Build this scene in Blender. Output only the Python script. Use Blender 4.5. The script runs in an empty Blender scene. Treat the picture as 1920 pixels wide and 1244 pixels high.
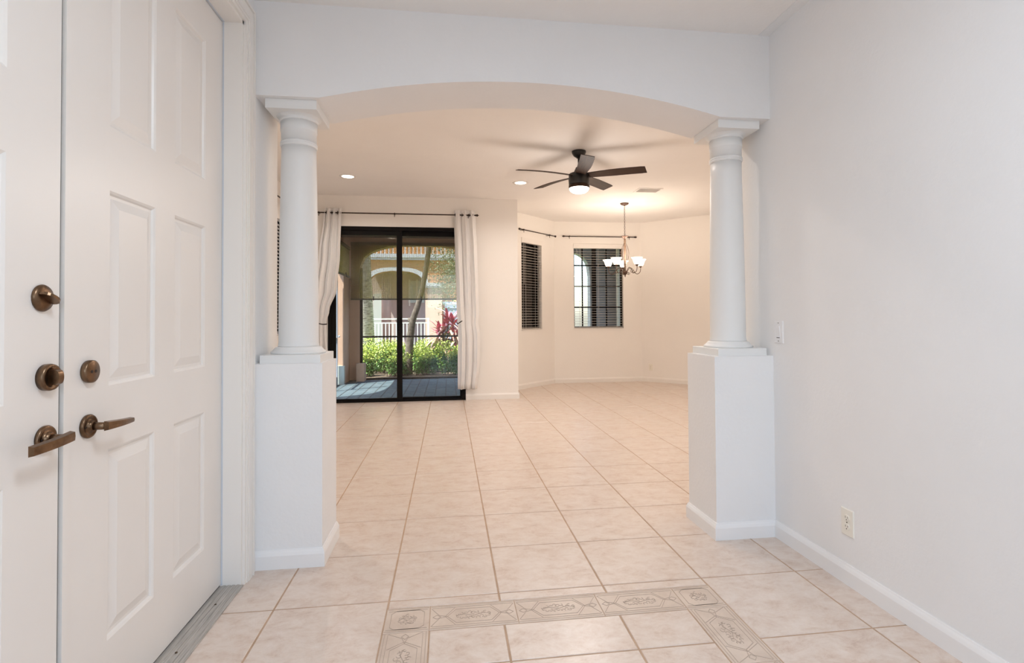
import bpy, math, random
from math import sin, cos, pi, radians, sqrt, atan2
from mathutils import Vector, Matrix

random.seed(7)
SC = bpy.context.scene
COL = SC.collection
T = 0.46                                   # floor tile module

# ------------------------------------------------------------------ camera
F_PX, CX, CY = 1001.7, 975.0, 579.3
YAW, PITCH, ROLL = .1333, .017, -.0061
CAM = Vector((-.4557 * T, -9.0237 * T, 2.5736 * T))
fw = Vector((sin(YAW) * cos(PITCH), cos(YAW) * cos(PITCH), sin(PITCH)))
rt = Vector((cos(YAW), -sin(YAW), 0)); up = rt.cross(fw)
rt, up = rt * cos(ROLL) + up * sin(ROLL), up * cos(ROLL) - rt * sin(ROLL)
cd = bpy.data.cameras.new('camera'); cam = bpy.data.objects.new('camera', cd); COL.objects.link(cam)
m = Matrix((rt, up, -fw)).transposed().to_4x4(); m.translation = CAM
cam.matrix_world = m
cd.sensor_fit = 'HORIZONTAL'; cd.sensor_width = 36
cd.lens = F_PX * 36 / 1920
cd.shift_x = -(CX - 960) / 1920; cd.shift_y = -(622 - CY) / 1920
cd.clip_start = .02; cd.clip_end = 300
SC.camera = cam

# ------------------------------------------------------------------ view, world, lights
SC.view_settings.view_transform = 'Standard'; SC.view_settings.look = 'None'
SC.view_settings.gamma = 1; SC.view_settings.use_curve_mapping = False
SC.view_settings.exposure = 0.0
SC.cycles.max_bounces = 14; SC.cycles.diffuse_bounces = 8; SC.cycles.transparent_max_bounces = 24
SC.cycles.sample_clamp_indirect = 6

w = bpy.data.worlds.new('sky'); SC.world = w; w.use_nodes = True
nt = w.node_tree; nt.nodes.clear()
sky = nt.nodes.new('ShaderNodeTexSky'); sky.sky_type = 'NISHITA'; sky.sun_disc = False
sky.sun_elevation = radians(60); sky.sun_rotation = radians(-75); sky.air_density = 1.0; sky.dust_density = 2.0
bg = nt.nodes.new('ShaderNodeBackground'); bg.inputs[1].default_value = 0.68
wo = nt.nodes.new('ShaderNodeOutputWorld')
nt.links.new(sky.outputs[0], bg.inputs[0]); nt.links.new(bg.outputs[0], wo.inputs[0])


def light(name, kind, loc, energy, color, size=.1, target=None, size_y=None, spot=None, spread=None):
    d = bpy.data.lights.new(name, kind); o = bpy.data.objects.new(name, d); COL.objects.link(o)
    d.energy = energy; d.color = color; o.location = loc
    if kind == 'AREA':
        d.size = size; d.shape = 'DISK'
        if size_y: d.shape = 'RECTANGLE'; d.size_y = size_y
        if spread: d.spread = spread
    elif kind in ('POINT', 'SPOT'): d.shadow_soft_size = size
    if kind == 'SPOT' and spot: d.spot_size = spot; d.spot_blend = .6
    if target is not None:
        o.rotation_euler = (Vector(target) - Vector(loc)).to_track_quat('-Z', 'Y').to_euler()
    return o


sun = light('sun', 'SUN', (-10, -2, 20), 13.0, (1, .93, .82), target=(-10 + .80, -2 + .50, 20 - 1.75)); sun.data.angle = radians(.6)
WARM = (1, .84, .70); WARM2 = (1, .90, .82); COOL = (.93, .96, 1.0)
# unseen fills added to brighten the foyer, behind the camera and on its ceiling
light('entry_fill', 'AREA', (.2, -6.60, 2.1), 16, (.72, .85, 1.0), size=2.2, size_y=1.1, target=(.2, 0, 2.5))
light('foyer_fill', 'AREA', (.2, -3.6, 2.66), 27, (.77, .88, 1.0), size=.5, target=(.2, -3.6, 0))
CANS = [(-1.425, 2.586), (0.721, 2.663), (-1.425, -0.35), (0.721, -0.35), (3.4, -0.35), (3.6, 1.9)]
for i, (x, y) in enumerate(CANS):
    light('recessed_lamp', 'AREA', (x, y, 2.905), 8.9, WARM2, size=.11, target=(x, y, 0), spread=radians(150))


# ------------------------------------------------------------------ materials
def mat(name, color=(.8, .8, .8), rough=.5, metal=0., spec=.5, emit=None, estr=0., trans=0., alpha=1., coat=0.):
    m = bpy.data.materials.new(name); m.use_nodes = True
    b = m.node_tree.nodes['Principled BSDF']
    b.inputs['Base Color'].default_value = (*color, 1)
    b.inputs['Roughness'].default_value = rough; b.inputs['Metallic'].default_value = metal
    b.inputs['Specular IOR Level'].default_value = spec
    b.inputs['Coat Weight'].default_value = coat
    if emit: b.inputs['Emission Color'].default_value = (*emit, 1); b.inputs['Emission Strength'].default_value = estr
    b.inputs['Transmission Weight'].default_value = trans
    return m


def N(m, t, **kw):
    n = m.node_tree.nodes.new(t)
    for k, v in kw.items(): setattr(n, k, v)
    return n


def bsdf(m): return m.node_tree.nodes['Principled BSDF']
def L(m, a, b): m.node_tree.links.new(a, b)


def noisy(m, stops, scale=5, detail=6, rough=.6, distort=0., mapping=(1, 1, 1), rand=0., bump=0., bump_scale=None, rough_rng=None):
    """colour from a noise through a ramp; optional bump from a second noise; rand offsets the texture per object"""
    tc = N(m, 'ShaderNodeTexCoord'); mp = N(m, 'ShaderNodeMapping'); mp.inputs['Scale'].default_value = mapping
    L(m, tc.outputs['Object'], mp.inputs['Vector'])
    if rand:
        oi = N(m, 'ShaderNodeObjectInfo'); mu = N(m, 'ShaderNodeMath', operation='MULTIPLY'); mu.inputs[1].default_value = rand
        L(m, oi.outputs['Random'], mu.inputs[0]); L(m, mu.outputs[0], mp.inputs['Location'])
    n = N(m, 'ShaderNodeTexNoise'); n.inputs['Scale'].default_value = scale; n.inputs['Detail'].default_value = detail
    n.inputs['Roughness'].default_value = rough; n.inputs['Distortion'].default_value = distort
    L(m, mp.outputs[0], n.inputs['Vector'])
    r = N(m, 'ShaderNodeValToRGB'); e = r.color_ramp.elements
    while len(e) < len(stops): e.new(.5)
    for k, (p, c) in enumerate(stops): e[k].position = p; e[k].color = (*c, 1)
    L(m, n.outputs['Fac'], r.inputs[0]); L(m, r.outputs[0], bsdf(m).inputs['Base Color'])
    if bump:
        n2 = N(m, 'ShaderNodeTexNoise'); n2.inputs['Scale'].default_value = bump_scale or scale * 8; n2.inputs['Detail'].default_value = 4
        L(m, mp.outputs[0], n2.inputs['Vector'])
        bp = N(m, 'ShaderNodeBump'); bp.inputs['Strength'].default_value = bump; bp.inputs['Distance'].default_value = .01
        L(m, n2.outputs['Fac'], bp.inputs['Height']); L(m, bp.outputs[0], bsdf(m).inputs['Normal'])
    return m


def C3(v, k=1.0): return tuple(c * k for c in v)


M = {}
M['wall'] = noisy(mat('white_wall_paint', rough=.75, spec=.2), [(.3, (.80, .80, .80)), (.7, (.84, .84, .84))], 1.2, bump=.12, bump_scale=55)
M['nook'] = noisy(mat('living_wall_paint', rough=.75, spec=.2), [(.3, (.86, .83, .79)), (.7, (.885, .855, .815))], 1.2, bump=.10, bump_scale=55)
M['ceil'] = noisy(mat('ceiling_paint', rough=.85, spec=.1), [(.3, (.84, .82, .80)), (.7, (.865, .845, .825))], 2, bump=.14, bump_scale=70)
M['trim'] = mat('gloss_white_trim', (.84, .84, .84), .28)
M['trimw'] = mat('cream_white_trim', (.84, .81, .77), .3)
M['colpaint'] = mat('white_column_paint', (.80, .80, .79), .42, spec=.35)
M['door'] = noisy(mat('cream_door_paint', rough=.32), [(.3, (.80, .765, .725)), (.7, (.83, .795, .755))], 1.5, bump=.03, bump_scale=14)
M['grout'] = noisy(mat('tan_grout', rough=.9), [(.35, (.42, .29, .195)), (.65, (.53, .38, .27))], 9)
t = M['tile'] = mat('beige_ceramic_tile', rough=.3, spec=.5)
noisy(t, [(.32, (.52, .39, .31)), (.43, (.64, .52, .44)), (.52, (.685, .585, .51)), (.66, (.74, .655, .59))], 9, 12, .80, .35, (1, 1.5, 1), 37., .05, 60)
t = M['border'] = mat('carved_border_tile', rough=.4)
noisy(t, [(.3, (.56, .45, .37)), (.6, (.66, .55, .46))], 9, 6, .6, .3, (1, 1, 1), 11., .05, 80)
M['carve'] = mat('border_carving_line', (.47, .375, .305), .6)
M['bronze'] = noisy(mat('aged_bronze', rough=.32, metal=1.), [(.3, (.10, .06, .035)), (.6, (.22, .14, .085))], 22)
M['bronze_dk'] = mat('dark_bronze', (.06, .035, .022), .4, .8)
M['black'] = mat('black_bronze_aluminium', (.007, .0055, .005), .55, spec=.12)
M['blackmetal'] = mat('black_fan_metal', (.014, .013, .012), .35)
M['blade'] = noisy(mat('dark_wood_fan_blade', rough=.6, spec=.2), [(.35, (.030, .018, .013)), (.65, (.055, .032, .022))], 6, mapping=(1, 12, 1))
M['rod'] = mat('dark_bronze_rod', (.035, .018, .012), .4, .5)
M['threshold'] = noisy(mat('grey_threshold', rough=.5), [(.35, (.34, .32, .29)), (.65, (.52, .49, .45))], 9, mapping=(22, .8, 1))
M['strip'] = mat('weatherstrip', (.62, .66, .72), .5)
M['screw'] = mat('screw_steel', (.12, .09, .06), .4, 1.)
M['ivory'] = mat('ivory_plastic', (.83, .80, .72), .35)
M['whitepl'] = mat('white_plastic', (.83, .83, .84), .3)
M['slot'] = mat('dark_slot', (.03, .025, .02), .6)
M['holes'] = mat('bronze_hole', (.02, .012, .01), .6)
M['slat'] = mat('white_blind_slat', (.66, .62, .58), .5)
M['glow_dome'] = mat('lit_fan_glass', (.9, .9, .9), .3, emit=(1, .93, .82), estr=7.)
M['glow_can'] = mat('lit_recessed_lens', (.9, .9, .9), .3, emit=(1, .88, .70), estr=6.)
M['glow_shade'] = mat('lit_alabaster_shade', (.9, .88, .84), .3, emit=(1, .86, .66), estr=3.4)
M['chand'] = mat('brushed_bronze_chandelier', (.095, .050, .034), .45, .35)
M['chand_lt'] = mat('antique_stem', (.24, .16, .11), .45, .3)
# cloth: diffuse + translucent
m = M['cloth'] = bpy.data.materials.new('white_curtain_cloth'); m.use_nodes = True
b = bsdf(m); b.inputs['Base Color'].default_value = (.92, .91, .90, 1); b.inputs['Roughness'].default_value = .8
tl = N(m, 'ShaderNodeBsdfTranslucent'); tl.inputs[0].default_value = (.92, .89, .87, 1)
mx = N(m, 'ShaderNodeMixShader'); mx.inputs[0].default_value = .18
L(m, b.outputs[0], mx.inputs[1]); L(m, tl.outputs[0], mx.inputs[2]); L(m, mx.outputs[0], m.node_tree.nodes['Material Output'].inputs[0])
# window glass: clear with a fresnel reflection
m = M['glass'] = bpy.data.materials.new('clear_window_glass'); m.use_nodes = True
m.node_tree.nodes.remove(bsdf(m))
tr = N(m, 'ShaderNodeBsdfTransparent'); tr.inputs[0].default_value = (.93, .95, .94, 1)
gl = N(m, 'ShaderNodeBsdfGlossy'); gl.inputs['Roughness'].default_value = .02
fr = N(m, 'ShaderNodeFresnel'); fr.inputs[0].default_value = 1.45
mx = N(m, 'ShaderNodeMixShader')
L(m, fr.outputs[0], mx.inputs[0]); L(m, tr.outputs[0], mx.inputs[1]); L(m, gl.outputs[0], mx.inputs[2]); L(m, mx.outputs[0], m.node_tree.nodes['Material Output'].inputs[0])
# woven sun shade: see-through weave
def weave(name, col, clear):
    m = bpy.data.materials.new(name); m.use_nodes = True
    b = bsdf(m); b.inputs['Base Color'].default_value = (*col, 1); b.inputs['Roughness'].default_value = .8
    tl = N(m, 'ShaderNodeBsdfTranslucent'); tl.inputs[0].default_value = (*C3(col, 1.1), 1)
    m1 = N(m, 'ShaderNodeMixShader'); m1.inputs[0].default_value = .5
    L(m, b.outputs[0], m1.inputs[1]); L(m, tl.outputs[0], m1.inputs[2])
    tr = N(m, 'ShaderNodeBsdfTransparent'); m2 = N(m, 'ShaderNodeMixShader'); m2.inputs[0].default_value = clear
    L(m, m1.outputs[0], m2.inputs[1]); L(m, tr.outputs[0], m2.inputs[2])
    L(m, m2.outputs[0], m.node_tree.nodes['Material Output'].inputs[0])
    return m
M['weave'] = weave('olive_shade_weave', (.52, .40, .09), .66)
M['weave_side_lit'] = weave('olive_shade_weave_dense_lit', (.86, .76, .34), .25)  # brighter than the other weave: sunlight on the side shade put into its colour
M['batten'] = mat('shade_reed', (.16, .11, .05), .8)
M['shaderail'] = mat('shade_bottom_rail', (.10, .085, .05), .6)
M['stucco'] = noisy(mat('peach_stucco', rough=.9, spec=.1), [(.3, (.62, .42, .31)), (.7, (.70, .49, .37))], 3, bump=.3, bump_scale=60)
M['stucco_orange'] = noisy(mat('orange_stucco', rough=.9, spec=.1), [(.3, (.60, .28, .13)), (.7, (.70, .36, .18))], 2, bump=.2, bump_scale=40)
M['lanai_ceiling'] = noisy(mat('brown_lanai_ceiling', rough=.8), [(.3, (.11, .07, .045)), (.7, (.15, .10, .065))], 3)
M['greyframe'] = mat('grey_blue_frame', (.42, .47, .56), .45)
M['paleblock'] = mat('pale_painted_block', (.62, .70, .68), .7)
M['paver'] = noisy(mat('grey_paver', rough=.9, spec=.15), [(.3, (.055, .085, .105)), (.7, (.11, .15, .175))], 6, rand=20., bump=.3, bump_scale=60)
M['joint'] = mat('paver_joint', (.035, .04, .045), .95)
M['soil'] = noisy(mat('mulch_soil', rough=.95), [(.35, (.07, .045, .03)), (.65, (.22, .17, .12))], 14, bump=.6, bump_scale=40)
M['grass'] = noisy(mat('lawn_grass', rough=.9), [(.3, (.10, .22, .04)), (.7, (.30, .46, .10))], 6)
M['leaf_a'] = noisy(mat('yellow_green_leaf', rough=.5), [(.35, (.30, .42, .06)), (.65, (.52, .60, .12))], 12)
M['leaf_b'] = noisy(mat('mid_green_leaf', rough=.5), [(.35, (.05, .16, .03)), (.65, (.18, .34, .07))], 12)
M['leaf_c'] = noisy(mat('grey_green_leaf', rough=.5), [(.35, (.10, .14, .07)), (.65, (.36, .40, .24))], 12)
M['leaf_pink'] = noisy(mat('crimson_leaf', rough=.4), [(.3, (.30, .02, .06)), (.6, (.62, .12, .20))], 9, rand=9.)
M['leaf_pale'] = noisy(mat('bronze_pink_leaf', rough=.4), [(.3, (.40, .22, .16)), (.6, (.62, .42, .36))], 9, rand=9.)
M['twig'] = mat('twig', (.10, .065, .045), .9)
M['palm'] = noisy(mat('palm_bark', rough=.9), [(.35, (.22, .18, .14)), (.5, (.55, .49, .41)), (.7, (.78, .71, .62))], 11, mapping=(1, 1, 3), bump=.6, bump_scale=30)
M['bark'] = noisy(mat('grey_bark', rough=.9), [(.35, (.06, .048, .038)), (.65, (.17, .145, .12))], 10, bump=.7, bump_scale=22)
M['bandwhite'] = mat('white_cornice', (.72, .74, .76), .7)
M['olive_wall'] = mat('olive_entry_wall', (.40, .36, .20), .9)  # even olive tone, used on the far entry ceiling
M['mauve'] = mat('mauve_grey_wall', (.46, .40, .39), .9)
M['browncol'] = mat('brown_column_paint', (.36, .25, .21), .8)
M['palecyan'] = mat('pale_door_glass', (.50, .60, .60), .3)
M['whitepaint'] = mat('white_exterior_paint', (.78, .76, .74), .7)
M['bluegrey'] = mat('blue_grey_stucco', (.36, .40, .44), .8)
M['greenwhite'] = mat('pale_green_white_column', (.50, .54, .48), .7)
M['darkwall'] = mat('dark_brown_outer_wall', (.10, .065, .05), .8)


# ------------------------------------------------------------------ mesh builder
WLOC = {}


class MB:
    def __init__(s): s.v = []; s.f = []; s.sm = []

    def add(s, vs, fs, smooth=False):
        o = len(s.v); s.v += [tuple(v) for v in vs]; s.f += [tuple(i + o for i in f) for f in fs]; s.sm += [smooth] * len(fs); return s

    def box(s, x0, x1, y0, y1, z0, z1, tf=None):
        v = [(x, y, z) for x in (x0, x1) for y in (y0, y1) for z in (z0, z1)]
        if tf: v = [tf @ Vector(p) for p in v]
        return s.add(v, [(0, 1, 3, 2), (4, 6, 7, 5), (0, 4, 5, 1), (2, 3, 7, 6), (0, 2, 6, 4), (1, 5, 7, 3)])

    def prism(s, poly, z0, z1, inset=0., tf=None):
        """vertical prism over a ccw polygon, top edge chamfered by inset"""
        n = len(poly)
        def ins(d):
            cx = sum(p[0] for p in poly) / n; cy = sum(p[1] for p in poly) / n; out = []
            for k in range(n):
                p0, p1, p2 = Vector(poly[k - 1]), Vector(poly[k]), Vector(poly[(k + 1) % n])
                a = (p1 - p0).normalized(); b = (p2 - p1).normalized()
                na = Vector((-a.y, a.x)); nb = Vector((-b.y, b.x)); q = na + nb
                q = q / max(.3, q.dot(na)); out.append(p1 + q * d)
            return out
        rings = [[(p[0], p[1], z0) for p in poly]]
        if inset:
            rings.append([(p[0], p[1], z1 - inset) for p in poly]); rings.append([(p.x, p.y, z1) for p in ins(inset)])
        else: rings.append([(p[0], p[1], z1) for p in poly])
        v = [p for r in rings for p in r]; f = []
        for r in range(len(rings) - 1):
            for k in range(n):
                k2 = (k + 1) % n; f.append((r * n + k, r * n + k2, (r + 1) * n + k2, (r + 1) * n + k))
        f.append(tuple((len(rings) - 1) * n + k for k in range(n))); f.append(tuple(reversed(range(n))))
        if tf: v = [tf @ Vector(p) for p in v]
        return s.add(v, f)

    def lathe(s, prof, seg=24, c=(0, 0, 0), tf=None, smooth=True, cap=True):
        v = []; f = []
        for r, z in prof:
            for k in range(seg):
                a = 2 * pi * k / seg; v.append(Vector((c[0] + r * cos(a), c[1] + r * sin(a), c[2] + z)))
        for j in range(len(prof) - 1):
            for k in range(seg):
                k2 = (k + 1) % seg; f.append((j * seg + k, j * seg + k2, (j + 1) * seg + k2, (j + 1) * seg + k))
        if tf: v = [tf @ p for p in v]
        s.add(v, f, smooth)
        if cap:
            o = len(s.v) - len(v); n = len(prof) - 1
            s.f += [tuple(o + k for k in reversed(range(seg))), tuple(o + n * seg + k for k in range(seg))]; s.sm += [False, False]
        return s

    def tube(s, pts, r, seg=8, closed=False, tf=None):
        pts = [Vector(p) for p in pts]; n = len(pts); rs = r if isinstance(r, (list, tuple)) else [r] * n
        v = []; f = []; prev = None
        for i, p in enumerate(pts):
            if closed: t = pts[(i + 1) % n] - pts[i - 1]
            else: t = pts[min(i + 1, n - 1)] - pts[max(i - 1, 0)]
            t.normalize()
            if prev is None:
                a = Vector((0, 0, 1)) if abs(t.z) < .9 else Vector((1, 0, 0)); u = t.cross(a).normalized()
            else: u = (prev - t * prev.dot(t)).normalized()
            prev = u; w_ = t.cross(u)
            for k in range(seg):
                a = 2 * pi * k / seg; v.append(p + (u * cos(a) + w_ * sin(a)) * rs[i])
        m_ = n if closed else n - 1
        for j in range(m_):
            j2 = (j + 1) % n
            for k in range(seg):
                k2 = (k + 1) % seg; f.append((j * seg + k, j * seg + k2, j2 * seg + k2, j2 * seg + k))
        if tf: v = [tf @ p for p in v]
        o = len(s.v); s.add(v, f, True)
        if not closed:
            s.f += [tuple(o + k for k in reversed(range(seg))), tuple(o + (n - 1) * seg + k for k in range(seg))]; s.sm += [False, False]
        return s

    def ribbon(s, pts, wd, z0, z1, closed=False, tf=None):
        """flat raised line in the xy plane"""
        P_ = [Vector((p[0], p[1])) for p in pts]; n = len(P_)
        for i in range(n if closed else n - 1):
            a, b = P_[i], P_[(i + 1) % n]; d = b - a
            if d.length < 1e-6: continue
            q = Vector((-d.y, d.x)).normalized() * wd / 2
            v = [(*(a - q), z0), (*(b - q), z0), (*(b + q), z0), (*(a + q), z0), (*(a - q), z1), (*(b - q), z1), (*(b + q), z1), (*(a + q), z1)]
            if tf: v = [tf @ Vector(p) for p in v]
            s.add(v, [(4, 5, 6, 7), (0, 1, 5, 4), (1, 2, 6, 5), (2, 3, 7, 6), (3, 0, 4, 7)])
        return s

    def mesh(s, name, mt):
        me = bpy.data.meshes.new(name); me.from_pydata(s.v, [], s.f)
        me.polygons.foreach_set('use_smooth', s.sm); me.materials.append(mt); me.update()
        return me

    def build(s, name, mt, parent=None, world=False, loc=None):
        return place(name, s.mesh(name, mt), parent, world, loc)


def place(name, me, parent=None, world=False, loc=None):
    o = bpy.data.objects.new(name, me); COL.objects.link(o)
    if loc is not None: o.location = loc
    if parent is not None:
        o.parent = parent
        if world: o.location = -WLOC[parent.name]
    WLOC[o.name] = Vector((0, 0, 0)) if (world or parent is None) else Vector((0, 0, 0))
    return o


def tag(o, label=None, cat=None, group=None, kind=None):
    if label: o['label'] = label
    if cat: o['category'] = cat
    if group: o['group'] = group
    if kind: o['kind'] = kind
    return o


def thing(name, loc, label, cat, group=None, rz=0, kind=None):
    o = bpy.data.objects.new(name, None); COL.objects.link(o); o.location = loc; o.rotation_euler = (0, 0, rz)
    o.empty_display_size = .1
    WLOC[o.name] = Vector(loc); tag(o, label, cat, group, kind); return o


def S(o): o['kind'] = 'structure'; return o


def copy_tree(o, parent=None):
    c = o.copy(); COL.objects.link(c); c.parent = parent
    for ch in [x for x in ALLCH.get(o.name, [])]: copy_tree(ch, c)
    return c


ALLCH = {}
def index_children():
    ALLCH.clear()
    for o in bpy.data.objects:
        if o.parent: ALLCH.setdefault(o.parent.name, []).append(o)


def wall_mb(p0, p1, z0, z1, thick, holes=()):
    """wall whose room face runs p0->p1, body to the LEFT of that direction; holes (s0,s1,z0,z1)"""
    p0, p1 = Vector(p0), Vector(p1); d = p1 - p0; Ln = d.length; a = atan2(d.y, d.x)
    tf = Matrix.Translation((p0.x, p0.y, 0)) @ Matrix.Rotation(a, 4, 'Z')
    xs = sorted({0, Ln, *[h[0] for h in holes], *[h[1] for h in holes]}); zs = sorted({z0, z1, *[h[2] for h in holes], *[h[3] for h in holes]})
    mb = MB()
    for i in range(len(xs) - 1):
        run = None
        for k in range(len(zs) - 1):
            cx, cz = (xs[i] + xs[i + 1]) / 2, (zs[k] + zs[k + 1]) / 2
            solid = not any(h[0] < cx < h[1] and h[2] < cz < h[3] for h in holes)
            if solid: run = (run[0], zs[k + 1]) if run else (zs[k], zs[k + 1])
            if (not solid or k == len(zs) - 2) and run:
                mb.box(xs[i], xs[i + 1], 0, thick, run[0], run[1], tf); run = None
    return mb, tf


BBP = [(0, 0), (.014, 0), (.014, .062), (.010, .074), (.006, .082), (.004, .088), (0, .088)]   # baseboard profile (out, up)


def profile_run(pts, prof, closed=False):
    """sweep a profile along a plan path; room is to the RIGHT of the direction of travel"""
    P_ = [Vector(p) for p in pts]; n = len(P_); mb = MB(); rings = []
    for i in range(n):
        d0 = (P_[i] - P_[i - 1]).normalized() if i else (P_[1] - P_[0]).normalized()
        d1 = (P_[i + 1] - P_[i]).normalized() if i < n - 1 else d0
        n0 = Vector((d0.y, -d0.x)); n1 = Vector((d1.y, -d1.x)); q = n0 + n1; q = q / q.dot(n0)
        rings.append([(P_[i].x + q.x * a, P_[i].y + q.y * a, b) for a, b in prof])
    k = len(prof); v = [p for r in rings for p in r]; f = []
    for i in range(n - 1):
        for j in range(k):
            j2 = (j + 1) % k; f.append((i * k + j, (i + 1) * k + j, (i + 1) * k + j2, i * k + j2))
    f.append(tuple(range(k))); f.append(tuple((n - 1) * k + j for j in reversed(range(k))))
    return mb.add(v, f)


# ------------------------------------------------------------------ room shell
XL, XR = -1.128, 1.535          # foyer side walls
YA, YB = -1.46, -1.11           # arch wall front and back faces
YW = 3.64                       # sliding-door wall
XLL, XRR = -2.33, 4.60          # living room side walls
YN = 5.34                       # nook back wall
ZC, ZF = 2.93, 2.72             # living and foyer ceilings
NOOK = [(.805, YW), (.805, 4.455), (1.69, YN), (3.33, YN), (4.60, 4.07)]

fl = MB()
fl.box(XL - .16, XR + .14, -6.9, YB, -.14, -.0022)
fl.box(XLL - .1, .76, YB, YW + .1, -.14, -.0022)
fl.prism([(.76, YB), (XRR + .1, YB), (XRR + .1, 4.11), (3.37, YN + .1), (1.65, YN + .1), (.76, 4.55)], -.14, -.0022)
floor = S(fl.build('floor', M['grout']))


def clip(poly, a, b, c):
    """keep a*x+b*y<=c"""
    out = []
    for i in range(len(poly)):
        p, q = poly[i], poly[(i + 1) % len(poly)]
        dp, dq = a * p[0] + b * p[1] - c, a * q[0] + b * q[1] - c
        if dp <= 0: out.append(p)
        if dp * dq < 0: t_ = dp / (dp - dq); out.append((p[0] + (q[0] - p[0]) * t_, p[1] + (q[1] - p[1]) * t_))
    return out


G = .0040
BX0, BX1, BY1 = -T, 2 * T, -1.904               # carved border square, outer
BW = .173; BY0 = BY1 - 2 * BW - 3 * .35
tiles = []
def px_of(x, y, z=0):
    d = Vector((x, y, z)) - CAM; dz = d.dot(fw)
    if dz < .05: return None
    return CX + F_PX * d.dot(rt) / dz, CY - F_PX * d.dot(up) / dz
def cell(x0, x1, y0, y1):
    if x1 - x0 < .012 or y1 - y0 < .012: return
    p = [(x0 + G, y0 + G), (x1 - G, y0 + G), (x1 - G, y1 - G), (x0 + G, y1 - G)]
    if y1 > YB:      # living room and nook
        p = clip(p, -1, 1, 4.455 - .805) if x1 > .8 and y1 > YW else p; p = clip(p, 0, 1, YN) if p else p
        p = clip(p, 1, 1, 3.33 + YN) if p else p; p = clip(p, 1, 0, XRR) if p else p; p = clip(p, -1, 0, -XLL) if p else p
        if x1 <= .93 and x0 < .45 and p: p = clip(p, 0, 1, YW)
    else:
        p = clip(p, 1, 0, XR); p = clip(p, -1, 0, -XL + .005) if p else p
    if len(p) < 3: return
    tiles.append(p)
for j in range(-15, 12):
    y0, y1 = j * T, (j + 1) * T
    for i in range(-6, 11):
        x0, x1 = i * T, (i + 1) * T
        if y1 <= YB and (x1 < XL or x0 > XR): continue
        if not (BX0 - .01 <= x0 and x1 <= BX1 + .01) or y0 >= BY1 or y1 <= BY0: cell(x0, x1, y0, y1); continue
        if y1 > BY1: cell(x0, x1, BY1, y1)
        if y0 < BY0: cell(x0, x1, y0, BY0)
        ya, yb = max(y0, BY0 + BW), min(y1, BY1 - BW)
        if yb > ya: cell(max(x0, BX0 + BW), min(x1, BX1 - BW), ya, yb)
def area(p):
    q = [px_of(*c) for c in p]
    if any(c is None for c in q): return 0
    if max(c[0] for c in q) < 0 or min(c[0] for c in q) > 1920 or min(c[1] for c in q) > 1244: return 0
    return abs(sum(q[i][0] * q[(i + 1) % len(q)][1] - q[(i + 1) % len(q)][0] * q[i][1] for i in range(len(q)))) / 2
tiles.sort(key=area, reverse=True)
for p in tiles[:262]:
    MB().prism(p, -.006, 0, .0016).build('tile', M['tile'], floor, True)
rest = MB()
for p in tiles[262:]: rest.prism(p, -.006, 0, .0016)
tag(rest.build('tile_field', M['tile'], floor, True), kind='stuff')


# carved border
def motif(mb, Lg, W, tf, seed):
    z0, z1 = -.0003, .0009; w_ = .0021
    R_ = lambda pts, c=False, ww=w_: mb.ribbon(pts, ww, z0, z1, c, tf)
    for e in (.010, .022): R_([(e * .4, e), (Lg - e * .4, e)]); R_([(e * .4, W - e), (Lg - e * .4, W - e)])
    h = W / 2
    if Lg > W * 1.3:
        a = .30
        hexa = [(Lg * .20, h), (Lg * a, h + .048), (Lg * (1 - a), h + .048), (Lg * .80, h), (Lg * (1 - a), h - .048), (Lg * a, h - .048)]
        R_(hexa, True)
        for sx in (0, 1):
            X = lambda q: q if sx == 0 else Lg - q
            R_([(X(.006), W - .024), (X(.038), h + .010), (X(Lg * .2), h)]); R_([(X(.006), .024), (X(.038), h - .010), (X(Lg * .2), h)])
            R_([(X(.012), h), (X(.028), h + .014), (X(.044), h), (X(.028), h - .014)], True)
            R_([(X(.06), h), (X(.10), W - .026)]); R_([(X(.06), h), (X(.10), .026)])
        cx_, rx, ry, cnt = Lg / 2, Lg * .20, .026, 9
    else:
        R_([(.022, .04), (.04, .022), (W - .04, .022), (W - .022, .04), (W - .022, W - .04), (W - .04, W - .022), (.04, W - .022), (.022, W - .04)], True)
        cx_, rx, ry, cnt = W / 2, .034, .034, 7
    rr = random.Random(seed)
    for k in range(cnt):
        for sg in (-1, 1):
            t_ = (k + .5) / cnt; x = cx_ + (t_ - .5) * 2 * rx; y = h + sg * ry * (.35 + .5 * sin(pi * t_)) * (1 if k % 2 else .6)
            r0 = .0075 + .004 * sin(pi * t_); a0 = rr.uniform(0, 6)
            R_([(x + r0 * (1 - q * .10) * cos(a0 + q * .75), y + r0 * (1 - q * .10) * sin(a0 + q * .75)) for q in range(7)], False, .0021)
    R_([(cx_ - rx, h), (cx_ - rx * .5, h + .008), (cx_, h - .006), (cx_ + rx * .5, h + .008), (cx_ + rx, h)])


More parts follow.
